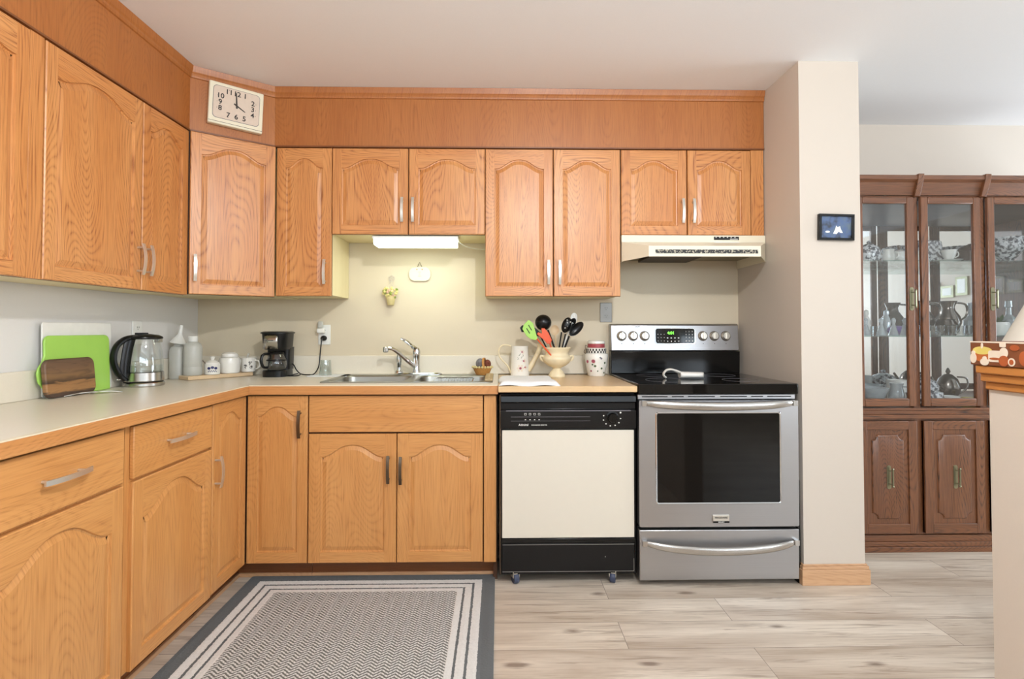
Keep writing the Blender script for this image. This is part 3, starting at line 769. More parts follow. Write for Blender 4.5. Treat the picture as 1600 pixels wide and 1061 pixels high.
# backguard
MB().prism([(-.012, .915), (-.076, .922), (-.080, 1.048), (-.012, 1.048)], 'yz', RX0-.002, RX1+.002).obj('backguard', 'black_gloss', t, bevel=.003)
MB().prism([(-.075, 1.05), (-.012, 1.048), (-.012, 1.205), (-.050, 1.205), (-.060, 1.198)], 'yz', RX0-.002, RX1+.002).obj('control_panel', 'steel', t, bevel=.005)
def onp(x, z): return (x, -.075+(z-1.05)*.1-.0005, z)
pn = (0, -1, .1)
b = MB(); b.disc(onp(1.010, 1.135), pn, 0, 0, 0, th=.002, poly=rrect(-.116, .116, -.046, .046, .014)); b.obj('display_bezel', 'chrome', t, smooth=0)
b = MB(); b.disc(onp(1.010, 1.135), pn, 0, 0, 0, th=.003, poly=rrect(-.112, .112, -.042, .042, .012)); b.obj('display', 'black_glass', t, smooth=0)
b = MB()
def onq(x, z): p = onp(x, z); return (p[0], p[1]-.0034, p[2])
UPV = (0, .1, 1)
b.text('4:01', .024, onq(.985, 1.152), R_, UPV, 0)
b.obj('clock_digits', 'led_green', t, smooth=0)
b = MB()
for r in range(3):
    for c_ in range(3): b.text(str(r*3+c_+1), .010, onq(1.072+.018*c_, 1.160-.017*r), R_, UPV)
b.obj('keypad_digits', 'white_plastic', t, smooth=0); b = MB()
for r in range(2):
    for c_ in range(4): b.disc(onq(.965+.021*c_, 1.124-.019*r), pn, .010-.003*r, .007, n=6)
for r in range(3):
    for c_ in range(3): b.disc(onq(.910+.018*c_, 1.145-.019*r), pn, .006, .003, n=4)
for c_ in range(3): b.disc(onq(1.072+.018*c_, 1.107), pn, .010, .006, n=6)
b.obj('key_print', 'white_plastic', t, smooth=0)
for i, x in enumerate((.702, .768, .834, 1.170, 1.236, 1.302)):
    p = Vector(onp(x, 1.135)); M = Matrix.Translation(p) @ Matrix.Rotation(PI/2-.1, 4, 'X')
    k = MB(M); k.lathe([(.0245, 0), (.0255, .003), (.0245, .009), (.021, .012), (.019, .018)], (0, 0, 0), 28)
    k.prism([(-.0055, -.020), (.0055, -.020), (.0045, .020), (-.0045, .020)], 'xy', .012, .029)
    k.cur = 1; k.lathe([(.0285, -.0005), (.0285, .0012)], (0, 0, 0), 28, 1)
    o = k.obj('knob', ['nickel', 'nickel_dark'], t, bevel=.001)
    k = MB(); k.disc(onp(x, 1.092), pn, .006, .006, n=4); k.obj('dial_mark', 'dark_ink', o, smooth=0)
b = MB()
b.text('GALLERY', .007, onp(.795, 1.188), R_, UPV)
b.obj('panel_lettering', 'dark_ink', t, smooth=0)
# vent strip, oven door, drawer
b = MB(); b.box(RX0, RX1, RF-.004, RF+.03, .850, .872); b.obj('vent_trim', 'steel', t, bevel=.002)
b = MB()
for x0, x1 in ((RX0+.02, .78), (.80, .855), (.875, 1.0), (1.025, 1.15), (1.17, 1.225), (1.245, RX1-.02)): b.box(x0, x1, RF-.0055, RF-.003, .860, .8645)
b.obj('vent_slots', 'black_matte', t, smooth=0)
b = MB()
wx0, wx1, wz0, wz1 = .716, 1.296, .375, .795
b.M = Matrix.Rotation(PI/2, 4, 'X')
o1 = rrect(RX0, RX1, .272, .846, .008); hh = rrect(wx0, wx1, wz0, wz1, .010)
b.holes(o1, [hh[::-1]], -(RF-.028), .045); b.obj('oven_door', 'steel', t, smooth=0)
b = MB(); b.M = Matrix.Rotation(PI/2, 4, 'X'); b.loft([[(x, y, -(RF-.028)) for x, y in rrect(wx0, wx1, wz0, wz1, .010)], [(x, y, -(RF-.031)) for x, y in rrect(wx0+.003, wx1-.003, wz0+.003, wz1-.003, .010)], [(x, y, -(RF-.028)) for x, y in rrect(wx0+.007, wx1-.007, wz0+.007, wz1-.007, .008)]], 0, False, False)
b.obj('window_bezel', 'chrome', t, smooth=20)
MB().box(wx0-.002, wx1+.002, RF-.026, RF-.010, wz0-.002, wz1+.002).obj('oven_window', 'black_glass', t, smooth=0)
def bow_handle(z, sag, name='handle', ext=.045):
    m = MB(); pts = []; n = 22; rs = []
    for i in range(n+1):
        q = -1+2*i/n; e = 1-abs(q)**8
        pts.append(((RX0+RX1)/2+q*(RX1-RX0)/2*.965, RF-.030-ext*(.35+.65*(1-q*q)**.5)*e, z-sag*(1-q*q)))
        rs.append(.018*(.35+.65*(1-abs(q)**4)**.5))
    m.tube(pts, rs, 14, sq=(1.05, .55))
    for q in (-1, 1):
        x = (RX0+RX1)/2+q*(RX1-RX0)/2*.945
        m.box(x-.010, x+.010, RF-.048, RF-.027, z-.014, z+.010)
    return m.obj(name, 'steel_v', t, smooth=50)
bow_handle(.838, .012); 
b = MB(); b.box(RX0, RX1, RF-.026, RF+.03, .030, .258); b.obj('storage_drawer', 'steel', t, bevel=.004)
bow_handle(.205, .028, 'drawer_handle', .042)
b = MB(); b.box(.975, 1.050, RF-.036, RF-.028, .292, .328, 0); b.obj('badge', 'nickel', t, bevel=.002)
b = MB(); b.text('FRIGIDAIRE', .0115, (1.0125, RF-.0363, .315), R_, U_, 0); b.box(.975, 1.05, RF-.0368, RF-.0362, .292, .3005, 1); b.text('GALLERY', .007, (1.0125, RF-.0370, .2963), R_, U_, 2)
b.obj('badge_print', ['dark_ink', 'black_gloss', 'white_plastic'], t, smooth=0)

# baking sheet in the gap
b = MB(); b.prism([(-.655, 0), (-.20, 0), (-.20, .50), (-.625, .50), (-.650, .47)], 'yz', 1.386, 1.397)
tag(b.obj('baking_sheet', 'black_gloss', origin=(1.39, -.4, 0)), 'black sheet pan slotted upright between range and wall end', 'pan')

# spoon rest
t = thing('spoon_rest', 'white ceramic spoon rest with arched handle on black cooktop', 'spoon rest', (.95, -.40, .9225))
L = []
for i in range(13):
    q = i/12; x = .922+.122*q; e = max(.0, 1-((q-.45)/.56)**2)**.5; hw = .008+.030*e; h = .038-.004*q
    L.append([(x, -.40+hw*math.sin(2*PI*k/16), .9238+h*(.5-.5*math.cos(2*PI*k/16))*(1 if abs(k-8) > 1 else (.93 if k != 8 else .8))) for k in range(16)][::-1])
MB().loft(L).obj('dish', 'white_ceramic', t, smooth=60)
MB().tube(smoothpath([(.945, -.40, .945), (.915, -.40, .956), (.885, -.40, .967), (.858, -.40, .965), (.842, -.40, .950), (.842, -.40, .936), (.852, -.40, .9275)], 5), [.013]*8+[.0105]*8+[.009]*15, 8, sq=(.62, 1.4)).obj('handle', 'white_ceramic', t, smooth=50)

# ---- outlets
def outlet(loc, a, label, mat, extra=None, z=None):
    M = Matrix.Translation(loc) @ rz(a)
    t = thing('wall_outlet', label, 'outlet', loc, a)
    MB(M).box(-.035, .035, -.006, -.0005, -.057, .057).obj('cover_plate', mat, t, bevel=.003)
    for q in (-.022, .022):
        k = MB(M); k.disc((0, -.006, q), (0, -1, 0), 0, 0, 0, th=.002, poly=rrect(-.015, .015, -.014, .014, .009))
        o = k.obj('socket', mat, t, smooth=0)
        k = MB(M)
        for x in (-.006, .006): k.box(x-.001, x+.001, -.0088, -.0078, q, q+.008)
        k.disc((0, -.0079, q-.006), (0, -1, 0), .004, .004)
        k.obj('slots', 'dark_ink', o, smooth=0)
    return t
outlet((-1.008, 0, 1.142), 0, 'white wall outlet beside coffee maker, black cord plugged in', 'white_plastic')
outlet((.625, 0, 1.272), 0, 'grey metal wall outlet right of tall wall cabinet, above urn', 'grey_plate')
outlet((LX, -.53, 1.157), PI/2, 'white wall outlet on left wall behind the kettle', 'white_plastic')
t = thing('night_light', 'small translucent night light plugged in above black plug', 'night light', (-1.025, -.02, 1.165))
MB().box(-1.040, -1.000, -.045, -.0085, 1.152, 1.178).obj('base', 'white_plastic', t, bevel=.005)
MB().box(-1.038, -1.008, -.040, -.016, 1.178, 1.220).obj('shade', 'frosted_plastic', t, bevel=.008)

# ---- coffee maker
t = thing('coffee_maker', 'small black drip coffee maker with steel front band and glass carafe', 'coffee maker', (-1.245, -.13, CT))
cx = -1.222
def cml(x0, x1, y0, y1, z, r): return [(x, y, z) for x, y in rrect(x0, x1, y0, y1, r, 6)]
b = MB(); b.loft([cml(cx-.065, cx+.065, -.215, -.045, CT+.0005, .05), cml(cx-.065, cx+.065, -.215, -.045, CT+.032, .05), cml(cx-.063, cx+.063, -.210, -.045, CT+.037, .05)])
b.obj('base', 'black_plastic', t)
MB().loft([cml(cx-.060, cx+.060, -.135, -.045, CT+.036, .02), cml(cx-.063, cx+.063, -.135, -.045, CT+.16, .02)]).obj('tower', 'black_plastic', t)
b = MB(); b.loft([cml(cx-.061, cx+.061, -.205, -.045, CT+.148, .05), cml(cx-.065, cx+.065, -.212, -.045, CT+.165, .05), cml(cx-.070, cx+.070, -.218, -.045, CT+.235, .05)]); b.obj('brew_head', 'black_plastic', t)
b = MB(); b.loft([cml(cx-.076, cx+.076, -.224, -.040, CT+.235, .052), cml(cx-.076, cx+.076, -.224, -.040, CT+.241, .052), cml(cx-.063, cx+.063, -.21, -.05, CT+.247, .045)]); b.obj('lid', 'black_plastic', t)
b = MB(); n = 10; v = []
for j, (z, k) in enumerate(((CT+.160, 0), (CT+.228, .0045))):
    for i in range(n+1):
        a = PI+ .15+(PI*.5-.15+.45)*i/n
        v.append(None)
b2 = []
for z, ex in ((CT+.152, .0), (CT+.231, .006)):
    for i in range(13):
        q = i/12; x = cx-.061+.092*q
        y = -.2135-ex+.050*max(0, abs((x-cx)/.066)-.30)**2*1.6
        b2.append((x, y, z))
b = MB(); b.add(b2, [(i, i+1, 14+i, 13+i) for i in range(12)]); b.obj('steel_band', 'steel_v', t, solid=-.001, smooth=60)
t2 = MB(); t2.text('BLACK+DECKER', .0075, (cx-.018, -.2185, CT+.198), (1, 0, 0), (0, 0, 1)); t2.obj('band_lettering', 'dark_ink', t, smooth=0)
MB().lathe([(.045, 0), (.050, .008), (.054, .030), (.050, .055), (.040, .078), (.037, .086)], (cx+.008, -.172, CT+.039), 28).obj('carafe', 'clear_glass', t)
b = MB(); b.lathe([(.039, .084), (.041, .09), (.036, .097), (.001, .100)], (cx+.008, -.172, CT+.039), 24); b.lathe([(.0515, .048), (.0525, .048), (.0500, .056), (.0490, .056)], (cx+.008, -.172, CT+.039), 28); b.obj('carafe_lid', 'black_plastic', t)
b = MB(); b.tube(smoothpath([(cx-.020, -.195, CT+.126), (cx-.040, -.228, CT+.122), (cx-.046, -.238, CT+.09), (cx-.040, -.228, CT+.058), (cx-.028, -.205, CT+.052)]), .007, 8, sq=(1, 1.3)); b.obj('carafe_handle', 'black_plastic', t)
MB().tube(smoothpath([(-1.163, -.075, CT+.065), (-1.150, -.085, CT+.055), (-1.13, -.10, CT+.03), (-1.10, -.115, CT+.010), (-1.06, -.11, CT+.005), (-1.035, -.09, CT+.010), (-1.022, -.055, CT+.05), (-1.018, -.045, CT+.12), (-1.012, -.045, CT+.18), (-1.008, -.040, 1.122), (-1.006, -.024, 1.123)]), .0032, 6).obj('cord', 'black_plastic', t)
MB().tube(smoothpath([(-1.10, -.115, CT+.010), (-1.11, -.145, CT+.0035), (-1.16, -.165, CT+.0035), (-1.18, -.150, CT+.0035), (-1.155, -.125, CT+.004), (-1.12, -.105, CT+.012)]), .0032, 6).obj('cord_loop', 'black_plastic', t)
MB().lathe([(.012, 0), (.013, .012), (.009, .026)], (0, 0, 0), 14).obj
pm = MB(Matrix.Translation((-1.008, -.0085, 1.122)) @ Matrix.Rotation(PI/2, 4, 'X')); pm.lathe([(.015, 0), (.016, .010), (.009, .026), (.004, .03)], (0, 0, 0), 14, sx=1.15); pm.obj('plug', 'black_plastic', t)

# ---- glass on napkin
b = MB(); b.loft([[(x+random.uniform(-.001, .001), y, z) for x, y in rrect(-1.05, -.83, -.19, -.055, .012)] for z in (CT+.0005, CT+.004)]); b.M = Matrix()
tag(b.obj('folded_napkin', 'white_cloth', origin=(-.94, -.12, CT), bevel=.001), 'thin folded white napkin under upside-down glass left of sink', 'napkin')
tag(MB().lathe([(.034, 0), (.035, .002), (.029, .080), (.028, .084), (.0005, .084)], (-.965, -.115, CT+.0045), 28).obj('drinking_glass', 'clear_glass', origin=(-.965, -.115, CT+.004), solid=.002), 'upside-down clear drinking glass on white napkin', 'glass')

# ---- left counter: leaning boards
def lean(M0, poly, th, lean_a, mat, name, label, cat, org, bevel=.002, children=None):
    pass
def board(name, poly, xb, yb, th, tilt, mat, label, bevel=.003):
    """poly in (y, z) local; leans towards the left wall, bottom at x=xb"""
    M = Matrix.Translation((xb, yb, CT)) @ Matrix.Rotation(-tilt, 4, 'Y')
    b = MB(M); b.prism(poly, 'yz', -th/2, th/2)
    # rest on the counter
    mz = min(p.z for p in b.v); b.v = [p+Vector((0, 0, CT+.0005-mz)) for p in b.v]
    return tag(b.obj(name, mat, origin=(xb, yb, CT), bevel=bevel), label, 'cutting board')
board('cutting_board', rrect(0, .366, 0, .285, .012), -1.706, -1.101, .006, .02, 'white_plastic', 'large white plastic cutting board leaning at back behind green board')
gp = [(0.075, 0), (.360, 0)]+[(.360, .20)]+arc((.333, .207), .027, 0, PI/2, 5)+arc((.045, .210), .024, PI/2, PI, 5)+[(.021, .16), (.012, .135), (-.006, .115), (-.012, .095), (-.006, .06), (.02, .03), (.045, .01)]
board('cutting_board', gp, -1.690, -1.128, .008, .035, 'lime', 'lime green plastic cutting board with curved handle side')
board('cutting_board', rrect(0, .245, 0, .145, .03), -1.664, -1.135, .018, .10, 'walnut_board', 'small dark striped walnut cutting board in front of green board', .004)
# fork and spoon
def cutlery(name, a, b_, label, spoon):
    a = Vector(a); b_ = Vector(b_); d = (b_-a).normalized(); s_ = Vector((-d.y, d.x, 0)); z = Vector((0, 0, .0022))
    m = MB(); L = (b_-a).length; n = 14; lo = []
    for i in range(n+1):
        q = i/n
        w_ = .010+.0 if q > .95 else (.0035+.005*q)
        if q < .26: w_ = .019*math.sin(PI*min(.98, max(.08, q/.27)))*.95+.003 if spoon else .011
        h = .001+.010*math.sin(PI*min(1, q*1.0))*.6+ (.0)
        p = a+d*L*q+Vector((0, 0, h+.0005))
        lo.append([p-s_*w_, p-s_*w_+z, p+s_*w_+z, p+s_*w_])
    m.loft(lo)
    return tag(m.obj(name, 'nickel', origin=tuple(a), smooth=50), label, 'cutlery')
cutlery('fork', (-1.665, -1.055, CT+.0005), (-1.600, -.90, CT+.0005), 'metal fork lying on counter in front of walnut board', False)
cutlery('spoon', (-1.630, -.96, CT+.0005), (-1.545, -.90, CT+.0005), 'small metal spoon beside fork near the kettle', True)

# ---- kettle
KX, KY = -1.626, -.640
t = thing('electric_kettle', 'glass electric kettle with black handle and lid on steel base', 'kettle', (KX, KY, CT))
MB().lathe([(.080, 0), (.083, .004), (.083, .014), (.080, .018)], (KX, KY, CT+.0005), 32).obj('power_base', 'steel_v', t)
MB().lathe([(.076, .018), (.078, .022), (.070, .022)], (KX, KY, CT+.0005), 32).obj('base_gap', 'black_plastic', t)
MB().lathe([(.078, .023), (.080, .026), (.079, .062), (.076, .064)], (KX, KY, CT+.0005), 32).obj('steel_ring', 'steel_v', t)
MB().lathe([(.0775, .064), (.078, .09), (.074, .14), (.066, .185), (.059, .212), (.056, .22)], (KX, KY, CT+.0005), 32).obj('glass_jug', 'clear_glass', t)
MB().lathe([(.073, .066), (.0725, .095), (.0001, .0951)], (KX, KY, CT+.0005), 28).obj('water', 'clear_glass', t)
hd = Vector((-.42, -.90, 0)).normalized(); sd = Vector((-hd.y, hd.x, 0))
MK = Matrix(((hd.x, sd.x, 0, KX), (hd.y, sd.y, 0, KY), (0, 0, 1, CT), (0, 0, 0, 1)))
b = MB(MK)
b.lathe([(.059, .213), (.066, .216), (.064, .224), (.050, .232), (.02, .237), (.0001, .238)], (-.004, 0, 0), 28, sx=1.12); b.box(-.01, .035, -.014, .014, .232, .243)
b.obj('lid', 'black_plastic', t, bevel=.002)
b = MB(MK); b.tube(smoothpath([(.050, 0, .222), (.085, 0, .214), (.118, 0, .185), (.131, 0, .140), (.125, 0, .095), (.105, 0, .055), (.085, 0, .034)]), [.014]*6+[.0145]*24+[.013]*7, 10, sq=(.85, 1.15)); b.obj('handle', 'black_plastic', t)
b = MB(MK); b.tube(smoothpath([(.060, 0, .218), (.070, 0, .18), (.078, 0, .13), (.083, 0, .08), (.082, 0, .03)]), .017, 10, sq=(.55, 1.3)); b.obj('spine', 'black_plastic', t)
b = MB(MK); b.prism([(-.052, -.022), (-.086, 0), (-.052, .022)], 'xy', .196, .220); b.obj('spout', 'chrome', t, bevel=.003)
b = MB(MK); b.box(.088, .118, -.006, .006, .034, .040); b.obj('switch_lever', 'chrome', t, bevel=.002)

# ---- bamboo tray board and things on it
TA = Vector((-1.562, -.395, CT)); ta = math.atan2(.821, .571)
MT = Matrix.Translation(TA) @ rz(ta)
t = thing('serving_board', 'pale bamboo serving board in counter corner carrying jars and bottle', 'board', tuple(TA), ta)
b = MB(MT)
b.box(0, .345, 0, .10, .001, .021); b.obj('slab', 'bamboo', t, bevel=.003)
TZ = CT+.0215
def bottle(x, y, z, label, h=.152):
    t = thing('plastic_bottle', label, 'bottle', (x, y, z), 0)
    MB().lathe([(.040, 0), (.043, .005), (.043, .040), (.041, .045), (.043, .05), (.043, h-.028), (.036, h-.010), (.022, h), (.020, h+.004)], (x, y, z), 24).obj('body', 'frosted_plastic', t)
    MB().lathe([(.021, h+.002), (.022, h+.004), (.022, h+.028), (.020, h+.030)], (x, y, z), 24).obj('cap', 'white_plastic', t)
bottle(-1.583, -.318, TZ, 'frosted plastic bottle with white screw cap standing on bamboo board', .172)
t = thing('plastic_bottle', 'frosted plastic bottle behind the capped one, funnel on its mouth', 'bottle', (-1.674, -.290, CT+.0005))
MB().lathe([(.038, 0), (.042, .005), (.042, .150), (.034, .166), (.022, .172), (.020, .185)], (-1.674, -.290, CT+.0005), 24).obj('body', 'frosted_plastic', t)
MF = Matrix.Translation((-1.674, -.290, CT+.186)) @ Matrix.Rotation(.16, 4, 'Y')
b = MB(MF); b.lathe([(.042, 0), (.043, .003), (.040, .006), (.012, .045), (.0105, .050), (.0075, .095), (.0065, .095), (.0095, .048), (.038, .003)], (0, 0, 0), 24)
tag(b.obj('funnel', 'white_plastic', origin=(-1.674, -.290, CT+.186)), 'white plastic funnel upside down on rear frosted bottle', 'funnel')
# sugar pot with blue berries
sx_, sy_ = -1.507, -.272
t = thing('sugar_bowl', 'small white enamel pot with blue berries and knobbed lid', 'sugar bowl', (sx_, sy_, TZ))
MB().lathe([(.034, 0), (.037, .003), (.038, .052), (.039, .055), (.036, .055)], (sx_, sy_, TZ), 28).obj('pot', 'white_ceramic', t)
MB().lathe([(.035, .055), (.033, .062), (.018, .074), (.008, .076), (.010, .083), (.013, .088), (.008, .094), (.0001, .095)], (sx_, sy_, TZ), 24).obj('lid', 'white_ceramic', t)
b = MB(); view = math.atan2(-3.168-sy_, 0-sx_)
def onc(cx, cy, r, a, z): return (cx+r*math.cos(a), cy+r*math.sin(a), z), (math.cos(a), math.sin(a), 0)
for da in (-.42, 0, .42):
    p, n_ = onc(sx_, sy_, .0383, view+da, TZ+.034+(.004 if da == 0 else 0)); b.disc(p, n_, .016, .014)
for k in range(9):
    p, n_ = onc(sx_, sy_, .0383, view-.5+k*.125, TZ+.017+.004*(k % 2)); b.disc(p, n_, .004, .007, rot=.6*(-1)**k, n=6)
b.obj('berry_print', 'blue_ink', t, smooth=0)
b = MB(); b.tube([(sx_-.020, sy_-.020, TZ+.052), (sx_-.045, sy_-.030, TZ+.085), (sx_-.052, sy_-.033, TZ+.093)], .0028, 6)
tag(b.obj('spoon', 'nickel_dark', origin=(sx_-.02, sy_-.02, TZ+.052)), 'thin dark spoon handle poking out of berry sugar pot', 'spoon')
jx, jy = -1.462, -.178
t = thing('lidded_jar', 'plain white rounded ceramic jar with domed lid on bamboo board', 'jar', (jx, jy, TZ))
MB().lathe([(.045, 0), (.049, .004), (.053, .04), (.055, .065), (.050, .082), (.040, .088), (.038, .088)], (jx, jy, TZ), 32).obj('body', 'white_ceramic', t)
MB().lathe([(.042, .088), (.043, .091), (.040, .104), (.028, .112), (.0001, .115)], (jx, jy, TZ), 32).obj('lid', 'white_ceramic', t)
mx_, my_ = -1.402, -.088
t = thing('mug', 'white mug with dark sprig pattern at end of bamboo board', 'mug', (mx_, my_, TZ))
MB().lathe([(.036, 0), (.040, .002), (.041, .076), (.039, .078), (.037, .076), (.036, .006), (.0001, .005)], (mx_, my_, TZ), 28).obj('cup', 'white_ceramic', t)
MB().tube(smoothpath([(mx_+.038, my_-.008, TZ+.064), (mx_+.060, my_-.012, TZ+.060), (mx_+.068, my_-.012, TZ+.040), (mx_+.055, my_-.01, TZ+.020), (mx_+.038, my_-.008, TZ+.016)]), .0045, 8).obj('handle', 'white_ceramic', t)
b = MB(); view = math.atan2(-3.168-my_, 0-mx_)
for k in range(16):
    p, n_ = onc(mx_, my_, .0413, view-.55+random.random()*1.1, TZ+.022+random.random()*.035); b.disc(p, n_, .004, .011, rot=random.uniform(-1.2, 1.2), n=6)
b.obj('sprig_print', 'dark_ink', t, smooth=0)
b = MB(); b.tube([(mx_, my_, TZ+.03), (mx_-.012, my_+.01, TZ+.085), (mx_-.004, my_+.01, TZ+.100)], [.004, .006, .009], 8, sq=(1, .5))
tag(b.obj('spoon', 'white_ceramic', origin=(mx_, my_, TZ+.03)), 'white spoon handle leaning inside sprig-patterned mug', 'spoon')

# ---- basket beside sink
bx, by = -.092, -.115; bz = CT+.0045
t = thing('wicker_basket', 'small wicker boat basket with handle on corner of sink', 'basket', (bx, by, bz))
lo = []
for z, rx_, ry_ in ((0, .034, .026), (.002, .036, .028), (.022, .046, .034), (.040, .056, .040), (.041, .052, .036), (.012, .036, .026)):
    lo.append([(bx+rx_*math.cos(a), by+ry_*math.sin(a), bz+z+.008*(z > .03)*abs(math.cos(a))**3) for a in [2*PI*k/24 for k in range(24)]])
MB().loft(lo).obj('bowl', 'wicker', t)
MB().tube([(bx+.008+.004*math.sin(2*PI*k/16), by+.038*math.cos(PI*k/16), bz+.038+.055*math.sin(PI*k/16)) for k in range(17)], .0045, 6, sq=(.6, 1.6)).obj('handle', 'wicker', t)
b = MB()
for k in range(20):
    a = 2*PI*k/20; b.ball((bx+.054*math.cos(a), by+.038*math.sin(a), bz+.043), .007, 8)
b.obj('ruffle', 'gold_cream', t)
b = MB(); b.ball((bx-.012, by+.002, bz+.062), .026, 14, sz=1.15); b.ball((bx-.018, by-.018, bz+.070), .010, 8)
tag(b.obj('toy_goose', 'goose_grey', origin=(bx-.012, by, bz+.04)), 'round grey stuffed figure sitting left in wicker basket', 'ornament')
b = MB(); b.ball((bx+.027, by+.002, bz+.060), .021, 14, sz=1.2); b.ball((bx+.034, by-.014, bz+.068), .008, 8)
tag(b.obj('toy_bear', 'goose_brown', origin=(bx+.028, by, bz+.04)), 'reddish brown stuffed figure sitting right in wicker basket', 'ornament')
b = MB(); b.box(-.070, -.030, -.50, -.16, CT+.0045, CT+.016)
for k in range(4): b.ball((-.05, -.47+k*.09, CT+.014), .010, 8, sz=.7)
tag(b.obj('dish_brush', 'sponge_beige', origin=(-.05, -.33, CT+.004), bevel=.004), 'beige scrubbing brush lying along right rim of sink', 'brush')

# ---- towel on dishwasher
lo = []; DZ = .9125
nx, ny = 22, 16; v = []; fs = []
for j in range(ny+1):
    for i in range(nx+1):
        p, q = i/nx, j/ny
        x = .002+.268*p+(.012*(1-q))*(p-.2)+.006*math.sin(7*q+p); y = -.662+.375*q+.010*math.sin(p*9)
        e = min(p, 1-p, q, 1-q); z = DZ+.002+.017*min(1, e*14)**.5+.0025*math.sin(11*p+3*q)*math.sin(8*q+2)
        v.append((x, y, z))
for j in range(ny):
    for i in range(nx): a = j*(nx+1)+i; fs.append((a, a+1, a+nx+2, a+nx+1))
b = MB(); b.add(v, fs); n0 = len(v)
tag(b.obj('folded_towel', 'white_cloth', origin=(.13, -.47, DZ), solid=.0015, smooth=60), 'folded white dish towel lying on dishwasher top', 'towel')

# ---- watering can
wx, wy = .118, -.115
t = thing('watering_can', 'white floral watering can behind towel on dishwasher top', 'watering can', (wx, wy, DZ))
MB().lathe([(.050, 0), (.053, .003), (.052, .02), (.047, .165), (.049, .168), (.045, .168)], (wx, wy, DZ), 28, sy=.75).obj('body', 'white_ceramic', t)
MB().tube(smoothpath([(wx-.050, wy, DZ+.015), (wx-.068, wy, DZ+.055), (wx-.112, wy, DZ+.105), (wx-.118, wy, DZ+.145), (wx-.095, wy, DZ+.172), (wx-.05, wy, DZ+.168)]), .0042, 8).obj('handle', 'cream_ceramic', t)
MB().tube(smoothpath([(wx+.045, wy, DZ+.03), (wx+.075, wy, DZ+.08), (wx+.110, wy, DZ+.15), (wx+.118, wy, DZ+.175)]), [.016]*6+[.013]*6+[.014, .015, .017, .019, .021, .022, .024], 12).obj('spout', 'cream_ceramic', t)
def can_pt(a, z, r=.0505, s_=.75):
    rr = r-.005*z/.165
    return (wx+rr*math.cos(a), wy+rr*s_*math.sin(a)-.0005, DZ+z), (math.cos(a)*s_, math.sin(a), 0)
b = MB()
for a, z, w_, mi in ((-1.55, .045, .020, 0), (-1.15, .085, .014, 0), (-1.35, .135, .013, 0), (-1.0, .05, .012, 0)):
    p, n_ = can_pt(a, z)
    for k in range(6): 
        q = Vector(p)+Vector((.7*w_*math.cos(k*PI/3), -.0005, .7*w_*math.sin(k*PI/3))); b.disc(q, n_, w_*.75, w_*.6, 1, rot=k*PI/3, n=8)
    b.disc(Vector(p)+Vector((0, -.001, 0)), n_, w_*.7, w_*.7, 0)
for a, z, r_ in ((-1.45, .10, .9), (-1.30, .075, -.3), (-1.7, .115, 1.3), (-1.9, .09, 1.1), (-1.2, .11, -.4)):
    p, n_ = can_pt(a, z); b.disc(p, n_, .003, .034, 2, rot=-r_*.5, n=6)
b.obj('flower_print', ['rose_ink', 'print_cream', 'green_ink'], t, smooth=0)

# ---- urn
ux, uy = .316, -.200
t = thing('utensil_urn', 'cream fluted pedestal urn holding kitchen utensils', 'urn', (ux, uy, DZ))
pr = [(.044, 0), (.046, .004), (.045, .014), (.040, .020), (.036, .030), (.024, .042), (.021, .048), (.026, .054), (.045, .062), (.066, .078), (.076, .096), (.078, .106), (.073, .114), (.064, .120), (.062, .130), (.066, .142), (.075, .154), (.077, .160), (.072, .164), (.066, .158), (.058, .13), (.060, .10), (.0001, .07)]
MB().lathe(pr, (ux, uy, DZ), 48, flute=.022, fl=(7, 11)).obj('bowl', 'cream_ceramic', t, smooth=50)
for s_ in (-1, 1):
    MB().tube(smoothpath([(ux+s_*.068, uy, DZ+.112), (ux+s_*.086, uy, DZ+.116), (ux+s_*.087, uy, DZ+.102), (ux+s_*.074, uy, DZ+.088)]), .006, 8).obj('ear', 'cream_ceramic', t)
def pol_utensil(name, label, cat, mat, tip, hpoly, y, hw=.004, th=.004, holes=None, bowl=None, hmat=None):
    """utensil leaning in the urn: handle from tip up to head polygon in (x,z) at depth y"""
    t = thing(name, label, cat, (tip[0], y, tip[1]))
    hb = hpoly['base']
    MB().tube([(tip[0], y, tip[1]), ((tip[0]+hb[0])/2, y-.004, (tip[1]+hb[1])/2), (hb[0], y, hb[1])], hw, 8).obj('handle', hmat or mat, t)
    m = MB()
    if 'poly' in hpoly: m.prism(hpoly['poly'], 'xz', y-th/2, y+th/2)
    if 'slots' in hpoly:
        o = m.obj('head', mat, t, bevel=.0015)
        k = MB()
        for (x0, z0, x1, z1) in hpoly['slots']: k.tube([(x0, y-th/2-.0006, z0), (x1, y-th/2-.0006, z1)], .0022, 6)
        k.obj('slots', hpoly.get('smat', 'dark_ink'), o)
    elif 'ell' in hpoly:
        cx, cz, a, b_, r_ = hpoly['ell']
        M = Matrix.Translation((cx, y, cz)) @ Matrix.Rotation(r_, 4, 'Y')
        m = MB(M); n = 20
        L = []
        for k_, yy in ((.15, .012), (.6, .009), (.9, .003), (1, -.003), (.93, -.003), (.8, .001), (.5, .005), (.1, .007)):
            if hpoly.get('out'): yy = -yy
            L.append([(a*k_*math.cos(2*PI*i/n), yy*hpoly.get('deep', 1), b_*k_*math.sin(2*PI*i/n)) for i in range(n)])
        m.loft(L); o = m.obj('head', mat, t, smooth=60)
        if 'holes' in hpoly:
            k = MB(M)
            for q in hpoly['holes']: k.ball((q[0], -.009 if hpoly.get('out') else -.001, q[1]), .0034, 8)
            k.obj('holes', 'white_ceramic', o)
    else: m.obj('head', mat, t, bevel=.0015)
    return t
Z0 = DZ+.09
